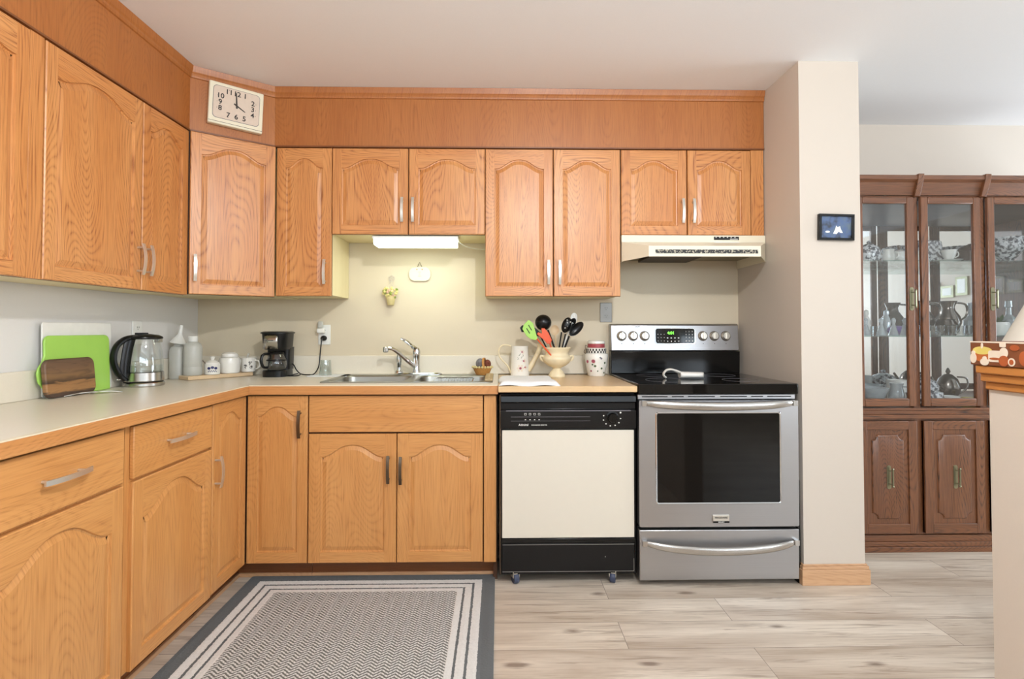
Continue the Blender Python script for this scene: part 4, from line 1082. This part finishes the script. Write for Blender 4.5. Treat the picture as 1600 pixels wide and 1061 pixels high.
def px(u, v, y=-.2):
    D = 3.168+y; return ((u-795.6)/850+.0189)*D/(1-.0189*(u-795.6)/850), 1.1736-((v-514.5)/850)*D
b0 = lambda u, v: px(u, v)
pol_utensil('ladle', 'black ladle with round bowl, tallest on the left in urn', 'utensil', 'black_plastic', (ux+.012, Z0), {'base': b0(856, 515), 'ell': (*b0(849, 504), .045, .044, .3), 'deep': 2.4, 'out': True}, uy+.002, .005)
pol_utensil('slotted_turner', 'lime green slotted turner leaning left out of urn', 'utensil', 'lime', (ux-.01, Z0), {'base': b0(838, 529), 'poly': [b0(*p) for p in ((825, 500), (832, 505), (839, 529), (836, 531), (829, 530), (822, 525), (815.5, 514), (818, 507))], 'slots': [(*b0(825, 508), *b0(830, 516)), (*b0(822, 513), *b0(827, 521))]}, uy-.048, .004, .003, hmat='orange_silicone')
pol_utensil('spatula', 'black spatula almost hidden behind lime green turner', 'utensil', 'black_plastic', (ux-.02, Z0), {'base': b0(845, 526), 'poly': [b0(*p) for p in ((812.5, 512), (816, 508), (836, 512), (846, 521), (843, 526), (820, 519), (815, 519))]}, uy+.008, .004)
pol_utensil('silicone_tongs', 'orange silicone-tipped tongs low on left of urn', 'utensil', 'orange_silicone', (ux-.012, Z0), {'base': b0(858, 536), 'poly': [b0(*p) for p in ((845, 513), (850, 513), (856, 520), (861, 531), (859, 537), (854, 537), (849, 531), (838, 522), (840, 519), (846, 521))]}, uy-.038, .004, .006)
pol_utensil('slotted_spoon', 'black slotted spoon standing right of centre in urn', 'utensil', 'black_plastic', (ux+.0, Z0), {'base': b0(877, 519), 'ell': (*b0(885, 508), .026, .044, .35), 'holes': [(-.008, .026), (0, .012), (.004, -.004), (-.004, -.018), (.012, .022)], 'out': True}, uy-.012, .004)
pol_utensil('spoon', 'black solid serving spoon leaning furthest right in urn', 'utensil', 'black_plastic', (ux+.012, Z0), {'base': b0(888, 525), 'ell': (*b0(899, 514), .025, .050, .78), 'deep': 1.4}, uy-.034, .005)
pol_utensil('spoon', 'second black spoon between slotted spoon and rightmost spoon', 'utensil', 'black_plastic', (ux+.014, Z0), {'base': b0(884, 522), 'ell': (*b0(893, 507), .020, .040, .55), 'deep': 1.0}, uy+.014, .004)
pol_utensil('spoon', 'white plastic slotted spoon, highest at the right in urn', 'utensil', 'white_plastic', (ux+.01, Z0), {'base': b0(894, 505), 'ell': (*b0(897.5, 497), .019, .030, .1), 'out': False, 'holes': [(0, .01), (0, -.004)]}, uy+.022, .004)
pol_utensil('wooden_spoon', 'pale round wooden spoon at back centre of urn', 'utensil', 'bamboo', (ux+.004, Z0), {'base': b0(868, 524), 'ell': (*b0(867.5, 516), .025, .029, 0)}, uy+.030, .005)

# ---- canister
kx, ky = .547, -.115
t = thing('floral_canister', 'white floral ceramic canister with red banded lid beside range', 'canister', (kx, ky, DZ))
MB().lathe([(.044, 0), (.047, .004), (.056, .05), (.064, .09), (.066, .118), (.063, .125), (.055, .128), (.055, .155), (.050, .158)], (kx, ky, DZ), 36).obj('jar', 'white_ceramic', t)
MB().lathe([(.046, .158), (.048, .160), (.048, .178), (.046, .180)], (kx, ky, DZ), 36).obj('red_band', 'red_band', t)
MB().lathe([(.047, .180), (.049, .183), (.048, .194), (.040, .199), (.0001, .200)], (kx, ky, DZ), 36).obj('lid', 'white_ceramic', t)
b = MB(); rr = .0553
for r in range(2):
    for k in range(20):
        a = 2*PI*(k+.5*r)/20; p, n_ = onc(kx, ky, rr, a, DZ+.135+.012*r); b.disc(p, n_, .0088, .0115, poly=[(-.0044, -.0057), (.0044, -.0057), (.0044, .0057), (-.0044, .0057)])
b.obj('check_print', 'dark_ink', t, smooth=0)
b = MB(); view = math.atan2(-3.168-ky, -kx)
def kr(z): return .047+(.056-.047)*z/.05 if z < .05 else (.056+(.064-.056)*(z-.05)/.04 if z < .09 else .064+.002*(z-.09)/.028)
for da, z, w_, mi in ((-.25, .085, .022, 0), (-.85, .082, .018, 0), (.45, .10, .012, 3), (.35, .105, .010, 3), (-.1, .058, .014, 2), (.55, .045, .012, 2), (-.55, .03, .010, 0), (.15, .03, .008, 2), (.85, .075, .012, 2), (-.35, .066, .01, 2), (.95, .02, .01, 2), (-.2, .08, .013, 1)):
    p, n_ = onc(kx, ky, kr(z)+.0008+(.0005 if mi == 1 else 0), view+da, DZ+z); b.disc(p, n_, w_, w_*.9, mi, n=9, rot=da)
b.obj('flower_print', ['rose_ink', 'petal_pink', 'green_ink', 'grey_ink'], t, smooth=0)
b = MB(); b.tube(smoothpath([(kx-.052, ky-.01, DZ+.165), (kx-.062, ky-.012, DZ+.172), (kx-.064, ky-.012, DZ+.15), (kx-.070, ky-.012, DZ+.135), (kx-.062, ky-.01, DZ+.125)]), .0022, 6); b.tube([(kx-.066, ky-.02, DZ+.148), (kx-.066, ky, DZ+.148)], .002, 6)
b.obj('wire_clasp', 'nickel_dark', t)

# ---- wall plaque and hanging basket
t = thing('wall_plaque', 'cream rounded clay plaque with small face hung under sink light', 'plaque', (-.459, -.001, 1.50))
b = MB(); pl = rrect(-.523, -.395, 1.452, 1.535, .035, 7)
b.prism(pl, 'xz', -.014, -.001); b.obj('tile', 'clock_cream', t, bevel=.004)
b = MB(); b.tube([(-.473, -.008, 1.535), (-.460, -.008, 1.563), (-.447, -.008, 1.535)], .0016, 6); b.obj('hanger', 'nickel_dark', t)
b = MB()
for x in (-.475, -.445): b.disc((x, -.0142, 1.520), (0, -1, 0), .007, .008)
b.disc((-.460, -.0142, 1.505), (0, -1, 0), .020, .0016); b.disc((-.460, -.0142, 1.482), (0, -1, 0), .022, .0016); b.disc((-.460, -.0142, 1.494), (0, -1, 0), .012, .0016)
b.obj('face_marks', 'wicker', t, smooth=0)
t = thing('hanging_flower_basket', 'tiny basket of yellow dried flowers hanging on wall above faucet', 'wall ornament', (-.623, -.001, 1.31))
b = MB(); hx = -.622
b.lathe([(.017, 0), (.019, .002), (.026, .045), (.027, .05), (.022, .05), (.018, .01)], (hx, -.03, 1.312), 20, sy=.9); b.obj('basket', 'gold_cream', t)
b = MB()
for k in range(46):
    a = random.random()*2*PI; e = random.random()**.6; r_ = .042*e
    b.ball((hx+r_*math.cos(a), -.034-.020*(1-e*e), 1.385+.034*e*math.sin(a)), random.uniform(.006, .010), 8, mi=random.choice((0, 0, 1, 2)))
b.obj('blossoms', ['petal_yellow', 'petal_pink', 'leaf'], t)
b = MB(); b.tube([(hx-.02, -.02, 1.41), (hx-.002, -.008, 1.455), (hx+.018, -.02, 1.41)], .0012, 5)
for k in range(5):
    a = PI/2+k*2*PI/5; cx, cz = hx+.012*math.cos(a), 1.468+.012*math.sin(a)
    b.tube([(cx+.007*math.cos(j*PI/4), -.008, cz+.007*math.sin(j*PI/4)) for j in range(8)], .0011, 5, closed=True)
b.obj('wire_flower_hook', 'nickel', t)

# ---- clock on angled soffit
CW, CH = .246, .206
cmid = DL*.505; cz = 2.272
MC = MD @ Matrix.Translation((cmid, 0, cz)) @ Matrix.Rotation(.035, 4, 'Y')
cw = MC @ Vector((0, 0, 0))
t = thing('wall_clock', 'square cream wall clock on angled oak soffit reading almost four', 'clock', tuple(cw), dang)
b = MB(MC); b.box(-CW/2, CW/2, -.035, -.001, -CH/2, CH/2); b.obj('case', 'clock_cream', t, bevel=.005)
b = MB(MC); b.disc((0, -.0352, .006), (0, -1, 0), 0, 0, 0, th=.0008, poly=rrect(-.105, .105, -.080, .080, .018)); b.obj('dial_rim', 'grey_ink', t, smooth=0)
b = MB(MC); b.disc((0, -.036, .006), (0, -1, 0), 0, 0, 0, th=.0008, poly=rrect(-.103, .103, -.078, .078, .017)); b.obj('dial', 'clock_face', t, smooth=0)
b = MB(MC); b.box(-CW/2+.003, CW/2-.003, -.0358, -.0345, -.092, -.0905, 0)
for hnum in range(1, 13):
    a = PI/2-hnum*PI/6; ca, sa = math.cos(a), math.sin(a)
    k = min(.075/max(abs(ca), 1e-3), .057/max(abs(sa), 1e-3))
    if hnum in (1, 11, 5, 7): x, z = (.036 if hnum in (1, 5) else -.036), (.057 if hnum in (1, 11) else -.057)
    elif hnum in (2, 10, 4, 8): x, z = (.073 if hnum in (2, 4) else -.073), (.030 if hnum in (2, 10) else -.030)
    elif hnum in (12, 6): x, z = 0, (.057 if hnum == 12 else -.057)
    else: x, z = (.073 if hnum == 3 else -.073), 0
    b.text(str(hnum), .034, (x, -.0374, z+.006), (1, 0, 0), (0, 0, 1), 0)
    s_ = 1.19; b.disc((x*s_ if abs(x) > .05 else x, -.037, (z*s_ if abs(z) > .05 else z)+.006), (0, -1, 0), .003, .003, n=5)
b.obj('numerals', 'dark_ink', t, smooth=0)
b = MB(MC)
def hand(a, L, w_, y):
    d_ = Vector((math.sin(a), 0, math.cos(a))); s_ = Vector((math.cos(a), 0, -math.sin(a))); c_ = Vector((0, y, .006))
    b.loft([[c_-d_*.014-s_*w_, c_-d_*.014+s_*w_, c_+d_*L+s_*w_*.5, c_+d_*L-s_*w_*.5], [p+Vector((0, -.001, 0)) for p in (c_-d_*.014-s_*w_, c_-d_*.014+s_*w_, c_+d_*L+s_*w_*.5, c_+d_*L-s_*w_*.5)]])
hand(math.radians(-4), .062, .0040, -.0385); hand(math.radians(120), .045, .0036, -.0375)
b.obj('hands', 'dark_ink', t, smooth=0)

# ---- framed photo on partition end
t = thing('picture_frame', 'small black framed photo on end of partition wall', 'picture', (1.568, -.666, 1.645))
MP = Matrix.Translation((1.568, -.666, 1.648)) @ Matrix.Rotation(.02, 4, 'Y')
b = MB(MP); W_, H_ = .083, .061
for a in ((-W_, W_, -.018, 0, H_-.011, H_), (-W_, W_, -.018, 0, -H_, -H_+.011), (-W_, -W_+.012, -.018, 0, -H_+.011, H_-.011), (W_-.012, W_, -.018, 0, -H_+.011, H_-.011)): b.box(*a)
b.obj('frame', 'black_gloss', t, bevel=.001)
MB(MP).box(-W_+.01, W_-.01, -.010, -.001, -H_+.01, H_-.01).obj('photo', 'framed_photo', t, smooth=0)
b = MB(MP)
b.disc((.008, -.0105, -.012), (0, -1, 0), 0, 0, 0, poly=[(-.022, -.018), (-.012, .004), (-.008, .020), (-.002, .012), (.010, .018), (.014, .004), (.024, -.014), (.012, -.014), (.004, -.008), (-.006, -.020)])
b.disc((-.040, -.0105, -.022), (0, -1, 0), .022, .010)
b.obj('pale_blossom', 'white_plastic', t, smooth=0)

# ---- rug
b = MB(); b.prism(rrect(-1.160, -.018, -2.24, -.555, .01), 'xy', .0005, .010)
tag(b.obj('area_rug', 'rug_weave', origin=((-1.160-.018)/2, (-2.24-.555)/2, 0), bevel=.002), 'grey and white bordered woven rug on plank floor before sink', 'rug')

# ---- china cabinet
t = thing('china_cabinet', 'dark wood china cabinet with glass doors in dining area', 'china cabinet', (2.6, -.1, 0))
cx0, cx1 = 1.86, 3.335; cf = -.300; cb = .100
WC = ['walnut_case', 'walnut_case_rail']
b = MB()
b.box(cx0, cx1, cf+.002, cb, .085, .70, 1)                 # lower case
b.box(cx0-.012, cx1+.012, cf-.024, cb, 0, .028, 1); b.box(cx0-.008, cx1+.008, cf-.016, cb, .028, .052, 1); b.box(cx0-.003, cx1+.003, cf-.008, cb, .052, .085, 1)
b.box(cx0-.012, cx1+.012, cf-.022, cb, .700, .722, 1); b.box(cx0-.005, cx1+.005, cf-.012, cb, .722, .744, 1); b.box(cx0-.010, cx1+.010, cf-.018, cb, .744, .757, 1)
b.box(cx0, cx0+.02, cf+.02, cb, .757, 1.885, 0); b.box(cx1-.02, cx1, cf+.02, cb, .757, 1.885, 0)
b.box(cx0, cx1, cf+.002, cb, 1.885, 1.905, 1)
posts = [cx0, 2.212, 2.573, 2.933, cx1-.037]
for p in posts: b.box(p, p+.037, cf+.001, cf+.03, .085, 1.885, 0)
b.obj('case', WC, t, bevel=.002)
b = MB(); b.loft([[(x, y, z) for y, z in ((cf+.01, 1.890), (cf-.010, 1.892), (cf-.014, 1.905), (cf-.030, 1.955), (cf-.048, 1.968), (cf-.048, 1.990), (cf+.01, 1.990))] for x in (cx1+.02, cx0-.02)])
b.box(cx0, cx1, cf+.01, cb, 1.905, 1.985); b.obj('crown', 'walnut_case_rail', t, smooth=20)
for p in posts[1:-1]:
    b = MB(); b.loft([[(p+.004+q, y, z) for y, z in ((cf-.008, 1.880), (cf-.024, 1.884), (cf-.054, 1.972), (cf-.056, 1.996), (cf-.01, 1.996))] for q in (.030, 0)]); b.obj('corbel', 'walnut_case', t, bevel=.002)
MB().box(cx0+.02, cx1-.02, cb-.012, cb-.002, .757, 1.885).obj('mirror_back', 'mirror', t, smooth=0)
b = MB(); b.box(cx0+.021, cx1-.021, cf+.03, cb-.012, 1.870, 1.884); b.obj('inner_top', 'dark_inside', t, smooth=0)
SH = (1.549, 1.139)
for z in SH: MB().box(cx0+.022, cx1-.022, cf+.04, cb-.014, z-.006, z).obj('glass_shelf', 'shelf_glass', t, smooth=0)
def china_pull(x, z, y, o):
    b = MB(); b.prism(rrect(x-.011, x+.011, z-.062, z+.062, .010), 'xz', y-.003, y); 
    for q in (-.034, .034): b.tube([(x-.004, y, z+q), (x+.008, y-.020, z+q)], .003, 6)
    b.tube([(x+.008, y-.021, z-.045), (x+.008, y-.021, z+.045)], .0045, 8)
    for q in (-.045, .045): b.ball((x+.008, y-.021, z+q), .006, 8)
    b.obj('handle', 'brass_old', o)
dz0, dz1 = .765, 1.880
for i, (a, c_) in enumerate(((1.898, 2.211), (2.250, 2.572), (2.611, 2.932), (2.971, 3.297))):
    st_ = .038
    b = MB(); yb = cf-.001; yf = cf-.022
    b.box(a, a+st_, yf, yb, dz0, dz1, 0); b.box(c_-st_, c_, yf, yb, dz0, dz1, 0); b.box(a+st_, c_-st_, yf, yb, dz0, dz0+.042, 1); b.box(a+st_, c_-st_, yf, yb, dz1-.036, dz1, 1)
    o = b.obj('glass_door', WC, t, bevel=.004)
    MB().box(a+st_-.004, c_-st_+.004, yb-.010, yb-.006, dz0+.038, dz1-.032).obj('pane', 'pane_glass', o, smooth=0)
    hx_ = (c_-.020, c_-.020, a+.018, c_-.020)[i]
    if i != 1: china_pull(hx_, 1.335, yf, o)
    # lower doors
    b = MB(); z0, z1 = .098, .688
    b.box(a, c_, yf+.008, yb, z0, z1, 0)
    b.box(a, a+.045, yf, yb, z0, z1, 0); b.box(c_-.045, c_, yf, yb, z0, z1, 0); b.box(a+.045, c_-.045, yf, yb, z0, z0+.05, 1); b.box(a+.045, c_-.045, yf, yb, z1-.045, z1, 1)
    pa, pb, pz0, pz1, q = a+.070, c_-.070, z0+.075, z1-.070, .030
    def notch(i_):
        x0, x1, w0, w1 = pa+i_, pb-i_, pz0+i_, pz1-i_
        L = []
        for cx, cy, s0 in ((x1, w1, PI), (x0, w1, 1.5*PI), (x0, w0, 0), (x1, w0, PI/2)):
            for k in range(5):
                an = s0+PI/2*(k/4)
                L.append((cx+q*math.cos(an), cy+q*math.sin(an)))
            # concave corner: traversed clockwise around the notch centre
        return L
    L0 = []
    for (cx, cy, a0_, a1_) in ((pa, pz0, PI/2, 0), (pb, pz0, PI, PI/2), (pb, pz1, 1.5*PI, PI), (pa, pz1, 2*PI, 1.5*PI)):
        for k in range(6):
            an = a0_+(a1_-a0_)*k/5; L0.append((cx+q*math.cos(an), cy+q*math.sin(an)))
    lp = [[(x, yf+.008, z) for x, z in L0], [(x, yf+.001, z) for x, z in offset_loop(L0, .004)], [(x, yf-.001, z) for x, z in offset_loop(L0, .010)]]
    b.loft(lp, 0, False, True)
    o = b.obj('lower_door', WC, t, bevel=.002)
    china_pull((a+c_)/2+.0, .395, yf, o)

# contents
def ch(name, label, cat, x, y, z, prof, mat, group=None, handle=None, seg=22, sx=1, extra=None, spout=None):
    has = handle or extra or spout
    if has:
        t = thing(name, label, cat, (x, y, z), 0, group); MB().lathe(prof, (x, y, z), seg, sx=sx).obj('body', mat, t)
        if handle:
            dx_, z0, z1, r_ = handle; h = (z1-z0)
            MB().tube(smoothpath([(x+dx_, y, z+z1), (x+dx_+math.copysign(h*.55, dx_), y, z+z1-.1*h), (x+dx_+math.copysign(h*.55, dx_), y, z+z0+.35*h), (x+dx_, y, z+z0)]), r_, 7).obj('handle', mat, t)
        if spout: MB().tube(smoothpath([(x+spout[0]*.7, y, z+spout[1]), (x+spout[0], y, z+spout[1]+.02), (x+spout[2], y, z+spout[3])]), [.010]*6+[.007]*7, 8).obj('spout', mat, t)
        if extra: MB().lathe(extra[0], (x, y, z), 18).obj(extra[1], extra[2] if len(extra) > 2 else mat, t)
        return t
    return tag(MB().lathe(prof, (x, y, z), seg, sx=sx).obj(name, mat, origin=(x, y, z)), label, cat, group)
cup = [(.018, 0), (.019, .003), (.028, .015), (.036, .045), (.038, .055), (.035, .055), (.026, .018), (.0001, .01)]
sau = [(.028, 0), (.03, .002), (.062, .012), (.064, .014), (.060, .014), (.0001, .006)]
s1, s2, s0 = SH[0]+.0005, SH[1]+.0005, .7575
E1 = .0148
ch('saucer', 'white saucer under teacup on top glass shelf, middle door, left', 'saucer', 2.395, -.10, s1, sau, 'white_ceramic')
ch('teacup', 'white teacup with curly handle at left behind middle glass door', 'teacup', 2.395, -.10, s1+E1, cup, 'white_ceramic', handle=(.033, .012, .046, .0032))
ch('saucer', 'white saucer under teacup on top glass shelf, middle door, centre', 'saucer', 2.535, -.16, s1, sau, 'white_ceramic')
ch('teacup', 'plain white teacup at centre of top shelf behind middle door', 'teacup', 2.535, -.16, s1+E1, cup, 'white_ceramic', handle=(.033, .012, .046, .0032))
b = MB(); b.loft([[(x, y, s1+z) for x, y in rrect(2.43-i, 2.58+i, -.07-i, .05+i, .025)] for z, i in ((0, -.015), (.01, 0), (.10, .004), (.135, .0), (.142, -.01))])
tag(b.obj('patterned_box', 'china_print', origin=(2.50, 0, s1)), 'blue patterned china casket at back of top shelf', 'china box')
b = MB(); b.loft([[(x, y, s1+z) for x, y in rrect(2.655-i, 2.80+i, -.16-i, -.04+i, .02)] for z, i in ((0, 0), (.07, 0), (.10, -.02), (.115, -.05))])
tag(b.obj('trinket_chest', 'brown_ceramic', origin=(2.72, -.1, s1)), 'dark brown domed trinket chest on top shelf behind door frame', 'chest')
ch('fluted_bowl', 'blue and white footed bowl on top shelf behind right glass door', 'bowl', 2.93, -.09, s1, [(.045, 0), (.05, .006), (.030, .02), (.05, .04), (.085, .09), (.078, .13), (.088, .15), (.082, .15), (.06, .10), (.0001, .05)], 'china_print')
ch('covered_dish', 'round speckled china dish at left end of top shelf', 'dish', 2.105, -.12, s1, [(.04, 0), (.055, .02), (.062, .05), (.050, .085), (.028, .105), (.008, .112), (.0001, .113)], 'china_print', extra=([(.006, .11), (.012, .118), (.006, .128), (.0001, .129)], 'lid_knob'))
ch('cream_jug', 'small pale jug on top shelf behind left glass door', 'jug', 2.205, -.14, s1, [(.022, 0), (.032, .02), (.034, .04), (.026, .06), (.029, .075), (.025, .075), (.0001, .03)], 'white_ceramic', handle=(.028, .02, .062, .003))
ch('teapot', 'white teapot with dark knob at right of left glass door', 'teapot', 2.315, -.07, s1, [(.028, 0), (.045, .02), (.050, .045), (.040, .07), (.02, .082), (.0001, .085)], 'white_ceramic', handle=(-.042, .02, .07, .004), extra=([(.005, .083), (.011, .095), (.010, .108), (.0001, .112)], 'lid_knob', 'brown_ceramic'))
# middle shelf
pit = [(.035, 0), (.038, .004), (.028, .012), (.052, .04), (.064, .075), (.056, .11), (.034, .145), (.030, .165), (.044, .20), (.040, .20), (.026, .165), (.0001, .12)]
ch('pewter_pitcher', 'tall dark pewter pitcher left behind middle glass door', 'pitcher', 2.475, -.03, s2, pit, 'pewter', handle=(.040, .07, .19, .006))
ch('pewter_pitcher', 'pewter pitcher with flared lip at right behind middle door', 'pitcher', 2.650, -.01, s2, pit, 'pewter', handle=(.040, .07, .19, .006))
ch('pewter_bowl', 'round pewter sugar bowl between the two pitchers', 'bowl', 2.545, -.12, s2+.0, [(.025, 0), (.022, .01), (.045, .035), (.052, .06), (.040, .085), (.044, .092), (.038, .092), (.0001, .05)], 'pewter')
gl = [(.017, 0), (.018, .003), (.022, .055), (.020, .055), (.015, .008), (.0001, .007)]
for k, x in enumerate((2.305, 2.352, 2.399, 2.446)):
    ch('small_tumbler', 'small clear glass tumbler in row on middle shelf, middle door', 'glass', x, -.20, s2, gl, 'clear_glass', 'small tumblers')
for k, x in enumerate((2.50, 2.548, 2.596)):
    ch('glass_mug', 'tiny clear glass mug with handle in front of pewter pieces', 'glass', x, -.215, s2, gl, 'clear_glass', 'tiny glass mugs', handle=(.019, .012, .045, .0022))
bell = [(.026, 0), (.024, .004), (.010, .055), (.007, .062), (.010, .072), (.012, .085), (.006, .096), (.0001, .098)]
for k, (x, y) in enumerate(((2.075, -.13), (2.135, -.17), (2.19, -.19), (2.245, -.20), (2.30, -.17))):
    ch('crystal_bell', 'clear crystal bell figurine on middle shelf, left door', 'figurine', x, y, s2, bell, 'crystal', 'crystal bell figurines')
fig = [(.022, 0), (.024, .004), (.016, .03), (.022, .07), (.016, .10), (.009, .112), (.014, .125), (.012, .14), (.0001, .148)]
ch('porcelain_figurine', 'pale tall porcelain lady figurine behind crystal bells', 'figurine', 2.125, -.06, s2, fig, 'white_ceramic')
ch('glass_figurine', 'tall crystal figurine right of porcelain lady', 'figurine', 2.245, -.06, s2, fig, 'crystal')
ch('blue_vase', 'small navy blue vase at far left of middle shelf', 'vase', 2.055, -.05, s2, [(.022, 0), (.03, .03), (.026, .07), (.018, .10), (.024, .125), (.02, .125), (.0001, .07)], 'navy')
tag(MB().ball((2.28, -.10, s2+.0275), .055, 16, sz=.5).obj('violet_dish', 'violet', origin=(2.28, -.10, s2)), 'violet glass candy dish behind the crystal bells', 'dish')
t = thing('potted_plant', 'small leafy plant ornament in white pot behind right glass door', 'plant', (2.865, -.10, s2))
MB().lathe([(.03, 0), (.045, .02), (.055, .06), (.048, .075), (.0001, .06)], (2.865, -.10, s2), 22).obj('pot', 'white_ceramic', t)
b = MB()
for k in range(22):
    a = random.random()*2*PI; L_ = random.uniform(.04, .075); e = random.uniform(.1, .9); c_ = Vector((2.865, -.10, s2+.065)); d_ = Vector((math.cos(a)*math.cos(e), math.sin(a)*math.cos(e), math.sin(e)))
    s_ = Vector((-math.sin(a), math.cos(a), 0)); b.loft([[c_+d_*L_*q-s_*w_, c_+d_*L_*q+Vector((0, 0, .001)), c_+d_*L_*q+s_*w_] for q, w_ in ((0, .002), (.4, .009), (.75, .008), (1, .001))])
b.obj('leaves', 'green_ink', t)
# bottom
bowl = [(.03, 0), (.034, .004), (.05, .03), (.072, .08), (.078, .095), (.073, .095), (.045, .03), (.0001, .012)]
ch('crystal_bowl', 'cut crystal bowl front left on cabinet floor, left door', 'bowl', 2.07, -.19, s0, bowl, 'crystal')
ch('crystal_bowl', 'cut crystal bowl right of another crystal bowl, left door', 'bowl', 2.155, -.02, s0, bowl, 'crystal')
ch('glass_jug', 'clear glass jug between crystal bowl and white crock', 'jug', 2.19, -.205, s0, [(.03, 0), (.04, .03), (.035, .07), (.028, .10), (.034, .12), (.03, .12), (.0001, .04)], 'crystal', handle=(.033, .03, .10, .004))
ch('white_crock', 'plain white crock low behind left glass door', 'crock', 2.30, -.06, s0, [(.045, 0), (.05, .005), (.052, .11), (.054, .125), (.048, .125), (.044, .02), (.0001, .01)], 'white_ceramic')
ch('china_bowl', 'blue and white bowl right of white crock, left door', 'bowl', 2.305, -.195, s0, [(.022, 0), (.03, .01), (.042, .045), (.048, .065), (.044, .065), (.0001, .015)], 'china_print')
ch('soup_tureen', 'large blue and white tureen on cabinet floor, middle door', 'tureen', 2.44, -.07, s0, [(.05, 0), (.055, .01), (.075, .05), (.082, .09), (.06, .12), (.02, .14), (.0001, .142)], 'china_print', extra=([(.006, .14), (.014, .15), (.008, .16), (.0001, .162)], 'lid_knob'))
ch('china_bowl', 'small patterned sugar bowl in front of large tureen', 'bowl', 2.40, -.205, s0, [(.03, 0), (.035, .008), (.045, .04), (.040, .07), (.034, .072), (.0001, .04)], 'china_print')
ch('white_bowl', 'plain white bowl on cabinet floor centre, middle door', 'bowl', 2.485, -.215, s0, [(.025, 0), (.03, .006), (.040, .035), (.042, .05), (.038, .05), (.0001, .012)], 'white_ceramic')
ch('teapot', 'silver and amber teapot with pointed lid, middle door', 'teapot', 2.60, -.06, s0, [(.03, 0), (.035, .02), (.055, .05), (.060, .09), (.045, .13), (.02, .155), (.0001, .16)], 'pewter', handle=(.055, .04, .14, .005), spout=(-.055, .06, -.10, .14), extra=([(.006, .158), (.013, .172), (.005, .19), (.0001, .195)], 'lid_knob'))
ch('butter_dish', 'yellow butter dish at front right, middle door', 'dish', 2.60, -.205, s0, [(.04, 0), (.045, .005), (.044, .03), (.035, .04), (.0001, .042)], 'print_yellow')
ch('crystal_decanter', 'tall clear decanter on middle shelf behind right glass door', 'decanter', 2.985, -.04, s2, [(.035, 0), (.04, .005), (.04, .09), (.015, .12), (.012, .16), (.018, .165), (.016, .20), (.0001, .205)], 'crystal')

# ---- half wall: printed box and lamp
t = thing('keepsake_box', 'box printed with yellow candle and spa bottles on half wall', 'box', (1.28, -1.92, 1.0835))
bx0, bx1, by0, by1, bz0, bz1 = 1.212, 1.345, -2.06, -1.790, 1.0835, 1.143
MB().box(bx0, bx1, by0, by1, bz0, bz1).obj('carton', 'print_brown', t, bevel=.0015)
b = MB(); xn = bx0-.0003; N_ = (-1, 0, 0)
# print on the left face; u runs away from the far corner towards the camera
def pr_(u, z, w_, h, mi, poly=None, n=16): b.disc((xn-.0002*len(b.f)/60, by1-u, bz0+z), N_, w_, h, mi, n=n, poly=poly, th=.0003+.00012*(len(b.f) % 7))
pr_(.035, .022, .050, .026, 3, n=20); pr_(.035, .037, .054, .020, 0, n=24); pr_(.035, .049, .006, .014, 1)
pr_(.070, .024, .036, .030, 1, poly=rrect(-.018, .018, -.014, .014, .006)); pr_(.070, .018, .030, .006, 2, n=10)
pr_(.010, .030, .012, .012, 1); pr_(.010, .017, .018, .026, 1); pr_(.010, .016, .011, .016, 3)
pr_(.042, .018, .012, .010, 1); pr_(.042, .009, .024, .018, 1); pr_(.042, .008, .016, .011, 3)
pr_(.094, .014, .026, .026, 2, n=18); pr_(.094, .033, .022, .026, 1, n=18); pr_(.094, .033, .014, .018, 3, n=18); pr_(.092, .052, .016, .010, 1, poly=rrect(-.008, .008, -.005, .005, .002))
pr_(.114, .012, .018, .020, 1); pr_(.114, .012, .011, .013, 2); pr_(.122, .046, .024, .014, 2); pr_(.145, .022, .024, .034, 2); pr_(.175, .022, .030, .030, 1); pr_(.21, .02, .03, .026, 0)
b.obj('spa_print', ['print_yellow', 'print_cream', 'terracotta', 'copper_print'], t, smooth=0)
MB().box(bx0-.0006, bx0+.001, by0, by1, bz1-.003, bz1+.0004).obj('pale_rim', 'print_cream', t, smooth=0)
t = thing('table_lamp', 'white cone lampshade at right picture edge behind half wall', 'lamp', (2.175, -1.15, 0))
lx_, ly_ = 2.175, -1.15
MB().lathe([(.155, 0), (.155, .012), (.02, .03), (.012, .05), (.012, 1.15), (.008, 1.38), (.0001, 1.38)], (lx_, ly_, 0), 20).obj('stand', 'brass_old', t)
MB().lathe([(.225, 1.08), (.09, 1.37), (.088, 1.37), (.223, 1.08)], (lx_, ly_, 0), 36).obj('lamp_shade', 'lampshade', t)

# ---- frames on right wall (seen in the cabinet mirror)
for (y, z, w_, h) in ((-2.77, 1.61, .13, .18), (-2.60, 1.59, .17, .13), (-2.41, 1.64, .15, .20)):
    t = thing('picture_frame', 'small framed picture on far right wall, seen in cabinet mirror', 'picture', (4.99, y, z), 0, 'frames on the right wall')
    MB().box(4.975, 4.999, y-w_/2, y+w_/2, z-h/2, z+h/2).obj('frame', 'brass_old', t)
    MB().box(4.973, 4.976, y-w_/2+.025, y+w_/2-.025, z-h/2+.025, z+h/2-.025).obj('photo', 'white_plastic', t)
# ceiling fixture behind the camera
t = thing('ceiling_light', 'round flush ceiling light behind the camera', 'light', (.42, -2.75, CZ))
MB().lathe([(.0001, 0), (.10, 0), (.10, -.025), (.09, -.03), (.0001, -.03)], (.42, -2.75, CZ-.001), 28).obj('base', 'white_plastic', t)
bpy.context.view_layer.update()
